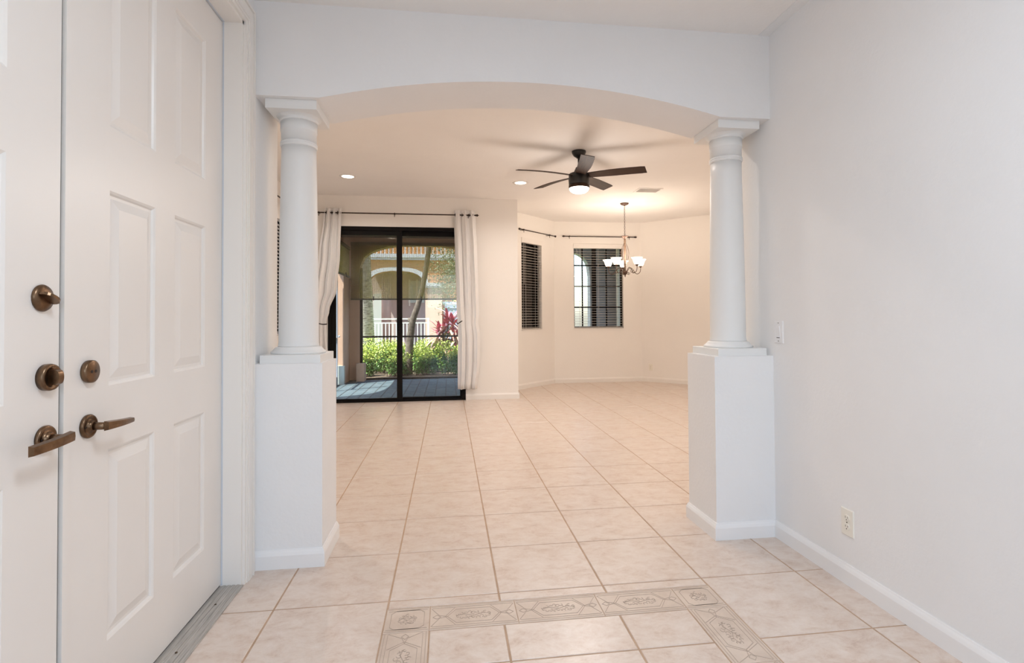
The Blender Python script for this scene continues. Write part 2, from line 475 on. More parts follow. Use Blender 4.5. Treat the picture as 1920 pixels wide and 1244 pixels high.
def border_piece(x, y, ang, Lg, seed):
    tf = Matrix.Translation((x, y, 0)) @ Matrix.Rotation(ang, 4, 'Z')
    g = .0012
    o = MB().prism([(g, g), (Lg - g, g), (Lg - g, BW - g), (g, BW - g)], -.006, 0, .0012, tf).build('border_tile', M['border'], floor, True)
    mb = MB(); motif(mb, Lg, BW, tf, seed); mb.build('carving', M['carve'], o, False)
    return o
LB = (BX1 - BX0 - 2 * BW) / 3
for k in range(3):
    border_piece(BX0 + BW + k * LB, BY1 - BW, 0, LB, 3)
    border_piece(BX0 + BW + k * LB, BY0, 0, LB, 3)
    border_piece(BX0 + BW, BY0 + BW + k * .35, pi / 2, .35, 5)
    border_piece(BX1, BY0 + BW + k * .35, pi / 2, .35, 5)
for x, y in ((BX0, BY1 - BW), (BX1 - BW, BY1 - BW), (BX0, BY0), (BX1 - BW, BY0)): border_piece(x, y, 0, BW, 8)

# walls.  right foyer wall, left foyer (door) wall, back wall of the foyer
DY0, DY1, DZ = -3.615, -1.608, 2.532     # door opening in the left wall
S(wall_mb((XR, YB), (XR, -6.8), 0, 3.05, .14)[0].build('wall_right', M['wall']))
mb, _ = wall_mb((XL, -6.8), (XL, YB), 0, 3.05, .16, [(DY0 + 6.8, DY1 + 6.8, 0, DZ)])
S(mb.build('wall_left', M['wall']))
mb, _ = wall_mb((XR + .14, -6.8), (XL - .16, -6.8), 0, 3.05, .14, [(XR + .14 - 1.25, XR + .14 + .85, .35, 2.4)])  # opening for an added window, unseen behind the camera
S(mb.build('wall_entry', M['wall']))
# arch wall
arc = [(-.833, 2.263)]
cxm, zc_ = (-.833 + 1.245) / 2, 2.391
Rr = ((2.078 ** 2) / 4 + .130 ** 2) / (2 * .130)
for k in range(1, 32):
    x = -.833 + 2.078 * k / 32; arc.append((x, zc_ - Rr + sqrt(Rr * Rr - (x - cxm) ** 2)))
arc.append((1.245, 2.261))
mb = MB(); pts = [(XL, 2.263)] + arc + [(XR, 2.262)]
tops = [(p[0], 3.05) for p in pts]; n = len(pts)
v = [(p[0], YA, p[1]) for p in pts] + [(p[0], YA, p[1]) for p in tops] + [(p[0], YB, p[1]) for p in pts] + [(p[0], YB, p[1]) for p in tops]
f = []
for k in range(n - 1):
    f += [(k, k + 1, n + k + 1, n + k), (2 * n + k + 1, 2 * n + k, 3 * n + k, 3 * n + k + 1), (k + 1, k, 2 * n + k, 2 * n + k + 1)]
f += [(0, n, 3 * n, 2 * n), (n - 1, 3 * n - 1, 4 * n - 1, 2 * n - 1)]
mb.add(v, f)
S(mb.build('wall_arch', M['wall']))
# living room walls
S(wall_mb((XL - .16, YB), (XLL - .12, YB), 0, 3.05, .14)[0].build('wall_front_left', M['nook']))
S(wall_mb((XRR + .12, YB), (XR + .14, YB), 0, 3.05, .14)[0].build('wall_front_right', M['nook']))
LW0, LW1 = 1.95, 3.30
mb, _ = wall_mb((XLL, YB), (XLL, YW + .14), 0, 3.05, .14, [(LW0 - YB, LW1 - YB, .985, 2.53)])
S(mb.build('wall_living_left', M['nook']))
SX0, SX1, SZ = -1.885, .035, 2.495       # sliding door opening
mb, _ = wall_mb((XLL - .14, YW), (.805, YW), 0, 3.05, .14, [(SX0 - XLL + .14, SX1 - XLL + .14, 0, SZ)])
S(mb.build('wall_back', M['nook']))
nk = MB()
mb, _ = wall_mb((.805, YW + .01), NOOK[1], 0, 3.05, .12); S(mb.build('wall_nook_left', M['nook']))
A0 = Vector(NOOK[1]); AW0, AW1 = .275, .865           # window in the angled wall, along the wall
mb, tfA = wall_mb(NOOK[1], NOOK[2], 0, 3.05, .12, [(AW0, AW1, .985, 2.53)]); S(mb.build('wall_nook_angled', M['nook']))
NW0, NW1 = 2.055, 2.985
mb, tfN = wall_mb(NOOK[2], NOOK[3], 0, 3.05, .12, [(NW0 - 1.69, NW1 - 1.69, .985, 2.53)]); S(mb.build('wall_nook_back', M['nook']))
mb, _ = wall_mb(NOOK[3], NOOK[4], 0, 3.05, .12); S(mb.build('wall_nook_right', M['nook']))
S(wall_mb((XRR, 4.07), (XRR, YB), 0, 3.05, .14)[0].build('wall_living_right', M['nook']))
# ceilings
mb = MB().box(XL - .16, XR + .14, -6.94, YA, ZF, 3.05); S(mb.build('ceiling_foyer', M['ceil']))
mb = MB().box(XLL - .1, .76, YB, YW + .1, ZC, 3.06).prism([(.76, YB), (XRR + .1, YB), (XRR + .1, 4.11), (3.37, YN + .1), (1.65, YN + .1), (.76, 4.55)], ZC, 3.06)
S(mb.build('ceiling_living', M['ceil']))
S(MB().box(XR - .062, XR, -6.8, YA, ZF - .0025, ZF + .01).build('trim_3', M['wall']))
# baseboards
S(profile_run([(XR, -6.8), (XR, YA)][::-1], BBP).build('baseboard_right', M['trim']))
S(profile_run([(XL, -1.505), (XL, -1.46)][::1], BBP).build('baseboard_left', M['trim']))
S(profile_run([(.036, YW), (.805, YW), (.805, 4.455), (1.69, YN), (3.33, YN), (4.6, 4.07), (4.6, YB)], BBP).build('baseboard_nook', M['trimw']))
S(profile_run([(XLL, YB), (XLL, YW), (SX0 - .001, YW)], BBP).build('baseboard_back', M['trimw']))

# ------------------------------------------------------------------ entry doors in the left wall
XD = -1.211
Z0P, PR = .015, [(.238, .802), (.99, 1.572), (1.765, 2.352)]


def door_leaf(name, y0, y1, cols, label):
    root = S(thing(name, (XD, (y0 + y1) / 2, 0), label, None))
    zt = 2.520; x0, x1 = XD - .044, XD
    fr_ = MB()
    ys = [y0, cols[0][0], cols[0][1], cols[1][0], cols[1][1], y1]
    for a, b in ((ys[0], ys[1]), (ys[2], ys[3]), (ys[4], ys[5])): fr_.box(x0, x1, a, b, Z0P, zt)
    zs = [Z0P, PR[0][0], PR[0][1], PR[1][0], PR[1][1], PR[2][0], PR[2][1], zt]
    for c0, c1 in cols:
        for k in (0, 2, 4, 6): fr_.box(x0, x1, c0, c1, zs[k], zs[k + 1])
    fr_.build('door_slab', M['door'], root, True)
    for c0, c1 in cols:
        for q0, q1 in PR:      # raised panel: ogee edge, sunk valley, sloped shoulder, flat field
            rings = [(0, 0), (.007, -.004), (.011, -.010), (.020, -.010), (.046, -.0025), (.049, -.0015)]
            v, f_ = [], []
            for ins, dx in rings:
                v += [(x1 + dx, c0 + ins, q0 + ins), (x1 + dx, c1 - ins, q0 + ins), (x1 + dx, c1 - ins, q1 - ins), (x1 + dx, c0 + ins, q1 - ins)]
            for r in range(len(rings) - 1):
                for k in range(4): k2 = (k + 1) % 4; f_.append((r * 4 + k, r * 4 + k2, r * 4 + 4 + k2, r * 4 + 4 + k))
            e = (len(rings) - 1) * 4; f_.append((e, e + 1, e + 2, e + 3))
            v += [(x0 + .004, c0, q0), (x0 + .004, c1, q0), (x0 + .004, c1, q1), (x0 + .004, c0, q1)]; e += 4
            f_.append((e + 3, e + 2, e + 1, e))
            for k in range(4): k2 = (k + 1) % 4; f_.append((e + k, e + k2, k2, k))
            MB().add(v, f_).build('door_panel', M['door'], root, True)
    return root


dl = door_leaf('door_1', -3.603, -2.617, [(-3.420, -3.170), (-3.040, -2.790)], 'cream panelled entry door leaf with two bronze deadbolts and a lever, cut by the frame edge')
dr = door_leaf('door_2', -2.608, -1.618, [(-2.412, -2.160), (-2.030, -1.780)], 'cream six-panel entry door leaf with a round bronze cover plate above its lever, hinged beside the column')
MB().box(XD, XD + .006, -2.608, -2.590, Z0P, 2.52).box(XD, XD + .003, -2.590, -2.580, Z0P, 2.52).build('astragal', M['door'], dr, True)
# jamb, casing, weatherstrip
mb = MB(); mb.box(XD - .06, XL + .002, DY1 - .008, DY1 + .02, 0, DZ + .02); mb.box(XD - .06, XL + .002, DY0 - .02, DY0 + .008, 0, DZ + .02)
mb.box(XD - .06, XL + .002, DY0 - .02, DY1 + .02, DZ - .008, DZ + .02)
jamb = S(mb.build('trim_1', M['trimw']))
mb = MB()
for a, b, c, d, t1 in ((0, .016, 0, 0, .013), (.016, .030, 0, 0, .017), (.030, .072, 0, 0, .020), (.072, .084, 0, 0, .014), (.084, .095, 0, 0, .022)):
    mb.box(XL, XL + t1, DY1 + .006 + a, DY1 + .006 + b, 0, DZ + .006 + b)
    mb.box(XL, XL + t1, DY0 - .006 - b, DY0 - .006 - a, 0, DZ + .006 + b)
    mb.box(XL, XL + t1, DY0 - .006 - a, DY1 + .006 + a, DZ + .006 + a, DZ + .006 + b)
S(mb.build('trim_2', M['trimw']))
mb = MB(); mb.box(XD + .001, XD + .007, -1.6165, -1.6165 + .0005, .01, 2.52)
mb.box(XD - .002, XD + .012, -1.6155, -1.6125, .012, 2.522); mb.box(XD - .002, XD + .012, -3.610, -3.607, .012, 2.522); mb.box(XD, XD + .010, -3.605, -1.615, 2.5225, 2.5236)
mb.build('weatherstrip', M['strip'], jamb, True)
MB().box(XD - .030, XD - .0045, -2.6165, -2.6085, .010, 2.52).box(XD - .03, XD - .003, -1.6178, -1.6156, .012, 2.52).box(XD - .004, XD + .003, -1.6128, -1.6105, .012, 2.522).build('seam_shade', M['slot'], jamb, True)  # dark strips stand in for the shade in the door seams
MB().box(XD - .035, XD - .003, -3.602, -2.617, .0095, .0155).build('sill_gap_shade', M['slot'], dl, True)  # dark bars paint the shaded gap under both leaves
MB().box(XD - .035, XD - .003, -2.608, -1.619, .0095, .0155).build('sill_gap_shade', M['slot'], dr, True)
th = thing('door_threshold', (XD + .04, -2.6, 0), 'weathered grey threshold along the foot of the entry doors', 'threshold')
MB().box(XD - .05, XL + .012, -3.607, -1.617, 0, .007).build('sill_plate', M['threshold'], th, True)
mb = MB()
for k in range(4): mb.box(XD + .012 + k * .019, XD + .022 + k * .019, -3.607, -1.617, .0065, .0092)
mb.build('ridge', M['threshold'], th, True)
for y in (-1.78, -2.10, -2.6, -3.1, -3.45): MB().lathe([(.0045, .009), (.0045, .0105), (.002, .011)], 10, (XD + .045, y, 0)).build('screw', M['screw'], th, True)


# door hardware (local x points out of the door into the room)
def on_door(y, z): return Matrix.Translation((XD, y, z)) @ Matrix.Rotation(pi / 2, 4, 'Y')


def disc(tf, prof, seg=32): return MB().lathe(prof, seg, tf=tf)


def lever(root, y, z, sgn, drop):
    tf = on_door(y, z)
    r = disc(tf, [(.001, 0), (.0325, 0), (.0335, .006), (.031, .010), (.026, .0105), (.024, .008), (.018, .008), (.016, .013), (.0135, .020)]).build('lever_handle', M['bronze'], root, True)
    mb = MB()
    tz = Matrix.Translation((XD, y, z))
    mb.tube([(.012, 0, 0), (.030, 0, 0), (.052, 0, 0)], [.0115, .0105, .010], 14, tf=tz)
    a = MB()
    k = 12; v = []; f_ = []
    for i in range(k + 1):
        t_ = i / k; yy = sgn * (-.013 + t_ * .130); hz = .0135 - (.006 if sgn > 0 else .001) * t_; xx = .057 + .016 * sin(pi * t_) ** 1 * .3 - .004 * t_; zz = drop * (t_ - .25)
        for dx, dz_ in ((-.006, -1), (.006, -.8), (.007, 0), (.006, .8), (-.006, 1)): v.append(Vector((XD + xx + dx, y + yy, z + zz + hz * dz_)))
    for i in range(k):
        for q in range(5): q2 = (q + 1) % 5; f_.append((i * 5 + q, i * 5 + q2, i * 5 + 5 + q2, i * 5 + 5 + q))
    f_ += [(0, 1, 2, 3, 4), tuple(k * 5 + q for q in (4, 3, 2, 1, 0))]
    mb.add(v, f_)
    mb.build('lever', M['bronze'], r, False)
    h = MB()
    for q in range(2):
        aa = pi / 2 + q * pi
        h.lathe([(.003, .0095), (.003, .0108)], 10, (.021 * cos(aa), .021 * sin(aa), 0), tf)
    h.build('rosette_screw', M['holes'], r, False)


for y, z, kind in ((-2.680, 1.240, 'flat'), (-2.665, 1.042, 'key')):
    tf = on_door(y, z)
    if kind == 'flat':
        d = disc(tf, [(.001, 0), (.033, 0), (.034, .004), (.031, .009), (.020, .012), (.001, .0125)]).build('deadbolt', M['bronze'], dl, True)
        mb = MB(); tz = Matrix.Translation((XD, y, z)) @ Matrix.Rotation(radians(-28), 4, 'X')
        v = []; f_ = []
        for i in range(13):
            aa = pi * i / 12; v += [(.012 + .026 * sin(aa) ** .7, .026 * -cos(aa), -.0035), (.012 + .026 * sin(aa) ** .7, .026 * -cos(aa), .0035)]
        for i in range(12): f_.append((2 * i, 2 * i + 2, 2 * i + 3, 2 * i + 1))
        f_ += [tuple(2 * i for i in reversed(range(13))), tuple(2 * i + 1 for i in range(13)), (0, 1, 25, 24)]
        mb.add([tz @ Vector(p) for p in v], f_).build('thumb_turn', M['bronze'], d, False)
    else:
        d = disc(tf, [(.001, 0), (.033, 0), (.034, .012), (.032, .018), (.026, .0185), (.024, .014), (.001, .014)]).build('deadbolt', M['bronze'], dl, True)
        tz = Matrix.Translation((XD, y, z)) @ Matrix.Rotation(radians(90), 4, 'X')
        mb = MB(); v = []; f_ = []
        for i in range(13):
            aa = pi * i / 12; v += [(.012 + .026 * sin(aa) ** .3, .019 * -cos(aa), -.009), (.012 + .026 * sin(aa) ** .3, .019 * -cos(aa), .009)]
        for i in range(12): f_.append((2 * i, 2 * i + 2, 2 * i + 3, 2 * i + 1))
        f_ += [tuple(2 * i for i in reversed(range(13))), tuple(2 * i + 1 for i in range(13)), (0, 1, 25, 24)]
        mb.add([tz @ Vector(p) for p in v], f_).build('thumb_turn', M['bronze'], d, False)
lever(dl, -2.667, .889, -1, -.008)
tf = on_door(-2.506, 1.041)
d = disc(tf, [(.001, 0), (.031, 0), (.032, .006), (.0315, .014), (.028, .016), (.001, .0165)]).build('cover_plate', M['bronze'], dr, True)
mb = MB()
for s_ in (-1, 1): mb.lathe([(.0042, .0160), (.0042, .0175)], 12, (0, s_ * .0085, 0), tf)
mb.build('plate_hole', M['holes'], d, False)
lever(dr, -2.506, .888, 1, -.006)

# ------------------------------------------------------------------ pedestals and columns
PY0, PY1, PZ = -1.46, -1.135, .970
def pedestal(x0, x1, side, label):
    p = S(thing('column_pedestal', ((x0 + x1) / 2, (PY0 + PY1) / 2, 0), label, 'pedestal'))
    p['kind'] = 'thing'
    MB().box(x0, x1, PY0, PY1, 0, PZ).build('body', M['wall'], p, True)
    if side < 0: pts = [(x0, PY0), (x1, PY0), (x1, PY1), (x0, PY1)]
    else: pts = [(x1, PY1), (x0, PY1), (x0, PY0), (x1, PY0)]
    path = pts if side < 0 else pts
    path = [(a, b) for a, b in path]
    # room lies to the right of travel: walk the outline clockwise
    profile_run(path, BBP).build('baseboard', M['trim'], p, True)
    return p
pl_ = pedestal(XL, -.815, -1, 'square white pedestal against the door wall, its inner side lit warm')
pr_ = pedestal(1.197, XR, 1, 'square white pedestal at the foot of the right-hand column, against the plain wall')
CYC = -1.282


def column(cx, label):
    c = thing('tuscan_column', (cx, CYC, PZ), label, 'column')
    h = 2.2625 - PZ
    MB().prism([(-.140, -.152), (.140, -.152), (.140, .152), (-.140, .152)], 0, .040, .002).build('plinth', M['colpaint'], c)
    MB().lathe([(.131, .040), (.133, .046), (.131, .052), (.123, .055), (.121, .060), (.113, .066), (.112, .070), (.101, .076)], 48).build('base_moulding', M['colpaint'], c)
    prof = [(.100, .076), (.0985, .082), (.0965, .095)]
    for k in range(15):
        t_ = k / 14; prof.append((.0963 - .0125 * t_ ** 1.6, .10 + t_ * (h - .30)))
    MB().lathe(prof, 48).build('shaft', M['colpaint'], c)
    zt = h - .20
    MB().lathe([(.0840, zt), (.0885, zt + .002), (.0905, zt + .007), (.0885, zt + .012), (.0868, zt + .014), (.0895, zt + .016), (.0905, zt + .020), (.0885, zt + .024), (.0855, zt + .026)], 48).build('astragal_ring', M['colpaint'], c)
    MB().lathe([(.0855, zt + .026), (.0855, zt + .078), (.0880, zt + .080), (.0895, zt + .084), (.0890, zt + .088), (.0890, zt + .128)], 48).build('neck', M['colpaint'], c)
    MB().lathe([(.0890, zt + .128), (.0945, zt + .130), (.0960, zt + .135), (.0940, zt + .139), (.0960, zt + .143), (.106, zt + .152), (.114, zt + .160), (.118, zt + .166), (.118, zt + .168)], 48).build('echinus', M['colpaint'], c)
    za = zt + .166
    MB().prism([(-.120, -.145), (.120, -.145), (.120, .145), (-.120, .145)], za - .012, h, 0).build('abacus', M['colpaint'], c)
    return c
column(-.970, 'round white column beside the entry doors, a strip of dark blind showing to its left')
column(1.372, 'round white column in front of the plain wall with the light switch')


# ------------------------------------------------------------------ switch, outlets, vent
def plate(name, tf, label, kind, group=None):
    o = thing(name, tf.translation, label, 'outlet' if kind == 'outlet' else 'light switch', group)
    o.matrix_world = tf; W_, H_ = .074, .118
    p = MB().prism([(-W_ / 2, -H_ / 2), (W_ / 2, -H_ / 2), (W_ / 2, H_ / 2), (-W_ / 2, H_ / 2)], 0, .0055, .003)
    p.build('wall_plate', M['ivory'] if kind == 'outlet' else M['whitepl'], o)
    if kind == 'outlet':
        for s_ in (-1, 1):
            q = []
            for k in range(24):
                a = 2 * pi * k / 24; q.append((.0165 * cos(a), s_ * .0195 + max(-.0135, min(.0135, .0165 * sin(a)))))
            r = MB().prism(q, .005, .0078, .0006).build('receptacle', M['ivory'], o)
            h = MB(); h.box(-.0075, -.0052, s_ * .0195 - .001, s_ * .0195 + .0075, .0076, .0081); h.box(.0050, .0073, s_ * .0195 - .001, s_ * .0195 + .0065, .0076, .0081)
            h.lathe([(.0026, .0076), (.0026, .0081)], 10, (0, s_ * .0195 - .008, 0)); h.build('slot', M['slot'], r)
        MB().lathe([(.003, .0055), (.003, .0064)], 10).build('screw', M['screw'], o)
    else:
        MB().box(-.018, .018, -.036, .036, .005, .0062).build('switch_surround', M['whitepl'], o)
        tr_ = Matrix.Translation((0, 0, .004)) @ Matrix.Rotation(radians(5), 4, 'X')
        MB().box(-.0145, .0145, -.032, .032, 0, .0055, tr_).build('rocker', M['whitepl'], o)
        MB().box(-.0135, .0135, -.0315, -.0285, .0072, .0078).build('rocker_gap', M['slot'], o)
        for s_ in (-1, 1): MB().lathe([(.0028, .0055), (.0028, .0064)], 10, (0, s_ * .048, 0)).build('screw', M['screw'], o)
    return o
def wtf(loc, nx, ny):    # local z -> wall normal, local y -> up
    n_ = Vector((nx, ny, 0)).normalized(); u = Vector((0, 0, 1)); x = u.cross(n_)
    m_ = Matrix((x, u, n_)).transposed().to_4x4(); m_.translation = loc; return m_
plate('light_switch', wtf((XR, -1.515, 1.100), -1, 0), 'white rocker light switch on the plain wall beside the right-hand column', 'switch')
plate('power_outlet', wtf((XR, -1.990, .272), -1, 0), 'ivory duplex outlet low on the plain wall nearest the camera', 'outlet')
NR = Vector((4.6 - 3.33, 4.07 - YN)).normalized()
po = Vector((3.33, YN)) + NR * .17
plate('power_outlet', wtf((po.x, po.y, .265), -.7071, -.7071), 'small white outlet low on the far dining nook wall', 'outlet')
vt = thing('ceiling_vent', (2.52, 2.87, ZC), 'flat white air vent in the ceiling before the chandelier', 'vent')
mb = MB(); a_, b_ = .17, .12
mb.box(-a_, a_, -b_, -b_ + .025, -.008, 0).box(-a_, a_, b_ - .025, b_, -.008, 0).box(-a_, -a_ + .025, -b_ + .025, b_ - .025, -.008, 0).box(a_ - .025, a_, -b_ + .025, b_ - .025, -.008, 0)
mb.build('vent_frame', M['ceil'], vt)
for k in range(8):
    y = -b_ + .037 + k * .0235
    MB().box(-a_ + .025, a_ - .025, -.009, .009, -.0012, 0, Matrix.Translation((0, y, -.005)) @ Matrix.Rotation(radians(32), 4, 'X')).build('louver', M['ceil'], vt)

# ------------------------------------------------------------------ recessed lights
for i, (x, y) in enumerate(CANS):
    r = thing('recessed_light', (x, y, ZC), ['lit recessed ceiling light nearest the left column', 'lit recessed ceiling light just left of the ceiling fan', 'recessed ceiling light straight behind the left column', 'recessed ceiling light behind the crown of the arch', 'recessed ceiling light in the front corner beyond the plain wall', 'recessed ceiling light beyond the plain wall, near the nook'][i], 'ceiling light', 'recessed lights in the living room ceiling')
    MB().lathe([(.072, -.003), (.098, -.004), (.102, 0), (.072, 0)], 36, cap=False).build('trim_ring', M['trimw'], r)
    MB().lathe([(.001, -.0025), (.072, -.0025)], 36, cap=False).build('lens', M['glow_can'], r)

# ------------------------------------------------------------------ ceiling fan
fx, fy = 1.155, 1.30
fan = thing('ceiling_fan', (fx, fy, ZC), 'black five-blade ceiling fan with a lit white dome', 'ceiling fan')
MB().lathe([(.074, 0), (.074, -.012), (.070, -.026), (.055, -.050), (.034, -.064), (.026, -.066), (.024, -.074), (.014, -.076)], 36).build('canopy', M['blackmetal'], fan)
MB().lathe([(.012, -.07), (.012, -.20)], 16).build('downrod', M['blackmetal'], fan)
MB().lathe([(.022, -.165), (.034, -.172), (.038, -.185), (.052, -.215), (.056, -.232), (.100, -.238), (.108, -.246), (.110, -.300), (.107, -.352), (.105, -.356)], 48).build('motor_housing', M['blackmetal'], fan)
MB().lathe([(.105, -.356), (.108, -.358), (.109, -.385), (.107, -.390), (.100, -.391)], 48, cap=False).build('light_ring', M['bronze_dk'], fan)
MB().lathe([(.103, -.388), (.101, -.402), (.092, -.418), (.070, -.434), (.040, -.442), (.001, -.444)], 48, cap=False).build('light_dome', M['glow_dome'], fan)
bm_ = MB(); k = 14; v = []; f_ = []
for i in range(k + 1):
    t_ = i / k; x = .075 + t_ * .605
    wd = .050 + .018 * min(1, t_ * 2.2); yo = .012 * sin(pi * t_)
    pt = radians(-13 + 0 * t_); zz = -.262 + .010 * sin(pi * t_ * .8)
    if i == k: wd *= .93
    for s_, dz_ in ((-1, 0), (1, 0), (1, .006), (-1, .006)):
        yy = s_ * wd; v.append((x + (.012 if i == k and s_ > 0 else 0), yo + yy * cos(pt), zz + yy * sin(pt) + dz_))
for i in range(k):
    for q in range(4): q2 = (q + 1) % 4; f_.append((i * 4 + q, i * 4 + q2, i * 4 + 4 + q2, i * 4 + 4 + q))
f_ += [(0, 1, 2, 3), (k * 4 + 3, k * 4 + 2, k * 4 + 1, k * 4)]
bme = MB().add(v, f_).mesh('blade', M['blade'])
for q in range(5):
    o = place('blade', bme, fan); o.rotation_euler = (0, 0, radians(47 + 72 * q))
light('fan_lamp', 'AREA', (fx, fy, ZC - .447), 15, WARM2, size=.19, target=(fx, fy, 0))
light('fan_lamp_glow', 'POINT', (fx, fy, ZC - .62), 11, WARM2, size=.16)

# ------------------------------------------------------------------ chandelier
hx, hy = 2.47, 3.72
ch = thing('chandelier', (hx, hy, ZC), 'bronze five-arm chandelier with lit bell shades hanging in the nook', 'chandelier')
MB().lathe([(.066, 0), (.066, -.006), (.058, -.018), (.040, -.028), (.018, -.032), (.008, -.042)], 32).build('canopy', M['chand'], ch)
lk = MB().tube([(.008 * cos(a), 0, .0165 * sin(a)) for a in [2 * pi * i / 12 for i in range(12)]], .0022, 6, True).mesh('chain_link', M['chand'])
nz = 17
for i in range(nz):
    o = place('chain_link', lk, ch, loc=(0, 0, -.055 - i * .0262)); o.rotation_euler = (0, 0, pi / 2 * (i % 2))
zb = -.055 - nz * .0262
MB().lathe([(.004, zb + .02), (.006, zb), (.055, zb - .004), (.058, zb - .009), (.052, zb - .014), (.022, zb - .042), (.014, zb - .050)], 32).build('top_dish', M['chand'], ch)
MB().lathe([(.013, zb - .045), (.016, zb - .060), (.017, zb - .10), (.011, zb - .125), (.013, zb - .14), (.014, zb - .30), (.016, zb - .45), (.012, zb - .54)], 24).build('stem', M['chand_lt'], ch)
for q in range(4):
    a = pi / 4 + q * pi / 2
    MB().tube([((.008 + .058 * sin(pi * t_ / 14)) * cos(a), (.008 + .058 * sin(pi * t_ / 14)) * sin(a), zb - .10 - t_ / 14 * .36) for t_ in range(15)], .0035, 6).build('cage_wire', M['chand'], ch)
MB().lathe([(.012, zb - .53), (.036, zb - .545), (.040, zb - .556), (.036, zb - .572), (.022, zb - .592), (.010, zb - .602), (.008, zb - .622), (.001, zb - .638)], 28).build('hub', M['chand'], ch)
za = zb - .560
def cr(pts, n=6):
    P_ = [Vector(p) for p in pts]; P_ = [P_[0]] + P_ + [P_[-1]]; out = []
    for i in range(1, len(P_) - 2):
        for k in range(n):
            t_ = k / n; a, b, c, d = P_[i - 1:i + 3]
            out.append(.5 * ((2 * b) + (c - a) * t_ + (2 * a - 5 * b + 4 * c - d) * t_ ** 2 + (3 * b - a - 3 * c + d) * t_ ** 3))
    return out + [P_[-2]]
arm_p = cr([(.030, 0, za), (.055, 0, za + .045), (.095, 0, za + .070), (.135, 0, za + .040), (.165, 0, za - .005), (.205, 0, za - .022), (.245, 0, za + .004), (.258, 0, za + .050), (.258, 0, za + .080)])
curl = cr([(.135, 0, za + .040), (.120, 0, za + .010), (.135, 0, za - .010), (.152, 0, za + .002), (.147, 0, za + .018)])
curl2 = cr([(.040, 0, za - .02), (.060, 0, za - .034), (.078, 0, za - .020), (.068, 0, za - .004), (.058, 0, za - .012)])
arm_me = MB().tube(arm_p, .0048, 8).tube(curl, .0036, 6).tube(curl2, .0034, 6).mesh('arm', M['chand'])
cup_me = MB().lathe([(.006, 0), (.012, .004), (.026, .018), (.028, .026), (.020, .028)], 20, (.258, 0, za + .074)).mesh('candle_cup', M['chand'])
sh_me = MB().lathe([(.020, .098), (.034, .102), (.046, .122), (.055, .150), (.066, .180), (.083, .200), (.085, .2015), (.083, .203), (.063, .183), (.052, .152), (.043, .124), (.030, .106), (.001, .104)], 32, (.258, 0, za), cap=False).mesh('lamp_shade', M['glow_shade'])
for q in range(5):
    a = radians(6 + 72 * q)
    for nm, me in (('arm', arm_me), ('candle_cup', cup_me), ('lamp_shade', sh_me)):
        o = place(nm, me, ch); o.rotation_euler = (0, 0, a)
    light('chandelier_bulb', 'POINT', (hx + .258 * cos(a), hy + .258 * sin(a), ZC + za + .208), 8.0, WARM, size=.04)


# ------------------------------------------------------------------ curtain rods, curtains
def rod(p0, p1, z, nrm, brk, label, group='bronze curtain rods'):
    p0, p1 = Vector(p0), Vector(p1); d = (p1 - p0).normalized(); n_ = Vector(nrm).normalized()
    o = thing('curtain_rod', ((p0.x + p1.x) / 2, (p0.y + p1.y) / 2, z), label, 'curtain rod', group)
    q = lambda s_, off=0, dz=0: (p0.x + d.x * s_ + n_.x * off, p0.y + d.y * s_ + n_.y * off, z + dz)
    Ln = (p1 - p0).length
    MB().tube([q(.05), q(Ln - .05)], .0085, 12).build('pole', M['rod'], o, True)
    for e, sg in ((.05, -1), (Ln - .05, 1)):
        pts = [q(e + sg * t_) for t_ in (0, .006, .012, .018, .026, .034, .042, .05, .058)]
        MB().tube(pts, [.009, .014, .014, .008, .017, .019, .013, .007, .002], 12).build('finial', M['rod'], o, True)
    for s_ in brk:
        MB().tube([q(s_, -.085), q(s_, -.02, -.006), q(s_, 0, -.010)], .005, 8).tube([q(s_ - .006, -.001), q(s_ + .006, -.001)], .015, 10).tube([q(s_, 0, -.01), q(s_, 0, -.045)], .0045, 8).build('bracket', M['rod'], o, True)
    return o
rod((-2.09, YW - .085), (.225, YW - .085), 2.668, (0, -1), (.10, 1.13, 2.17), 'long dark rod above the sliding door, carrying both curtains')
A1, A2 = Vector((.935, 4.585)), Vector((1.72, 5.37))
dA = Vector((1, 1)).normalized(); nA = Vector((1, -1)).normalized()
def onA(s_, off): p = Vector((.805, 4.455)) + dA * s_ + nA * off; return (p.x, p.y)
rod(onA(.10, .08), onA(1.20, .08), 2.640, nA, (.14, .90), 'short dark rod over the narrow window of the angled nook wall')
rod((1.83, YN - .08), (3.22, YN - .08), 2.650, (0, -1), (.13, 1.25), 'dark rod over the wide nook window, behind the chandelier')
rod((XLL + .09, 1.75), (XLL + .09, 3.48), 2.67, (1, 0), (.15, 1.6), 'dark rod end just left of the left column, over the side window')


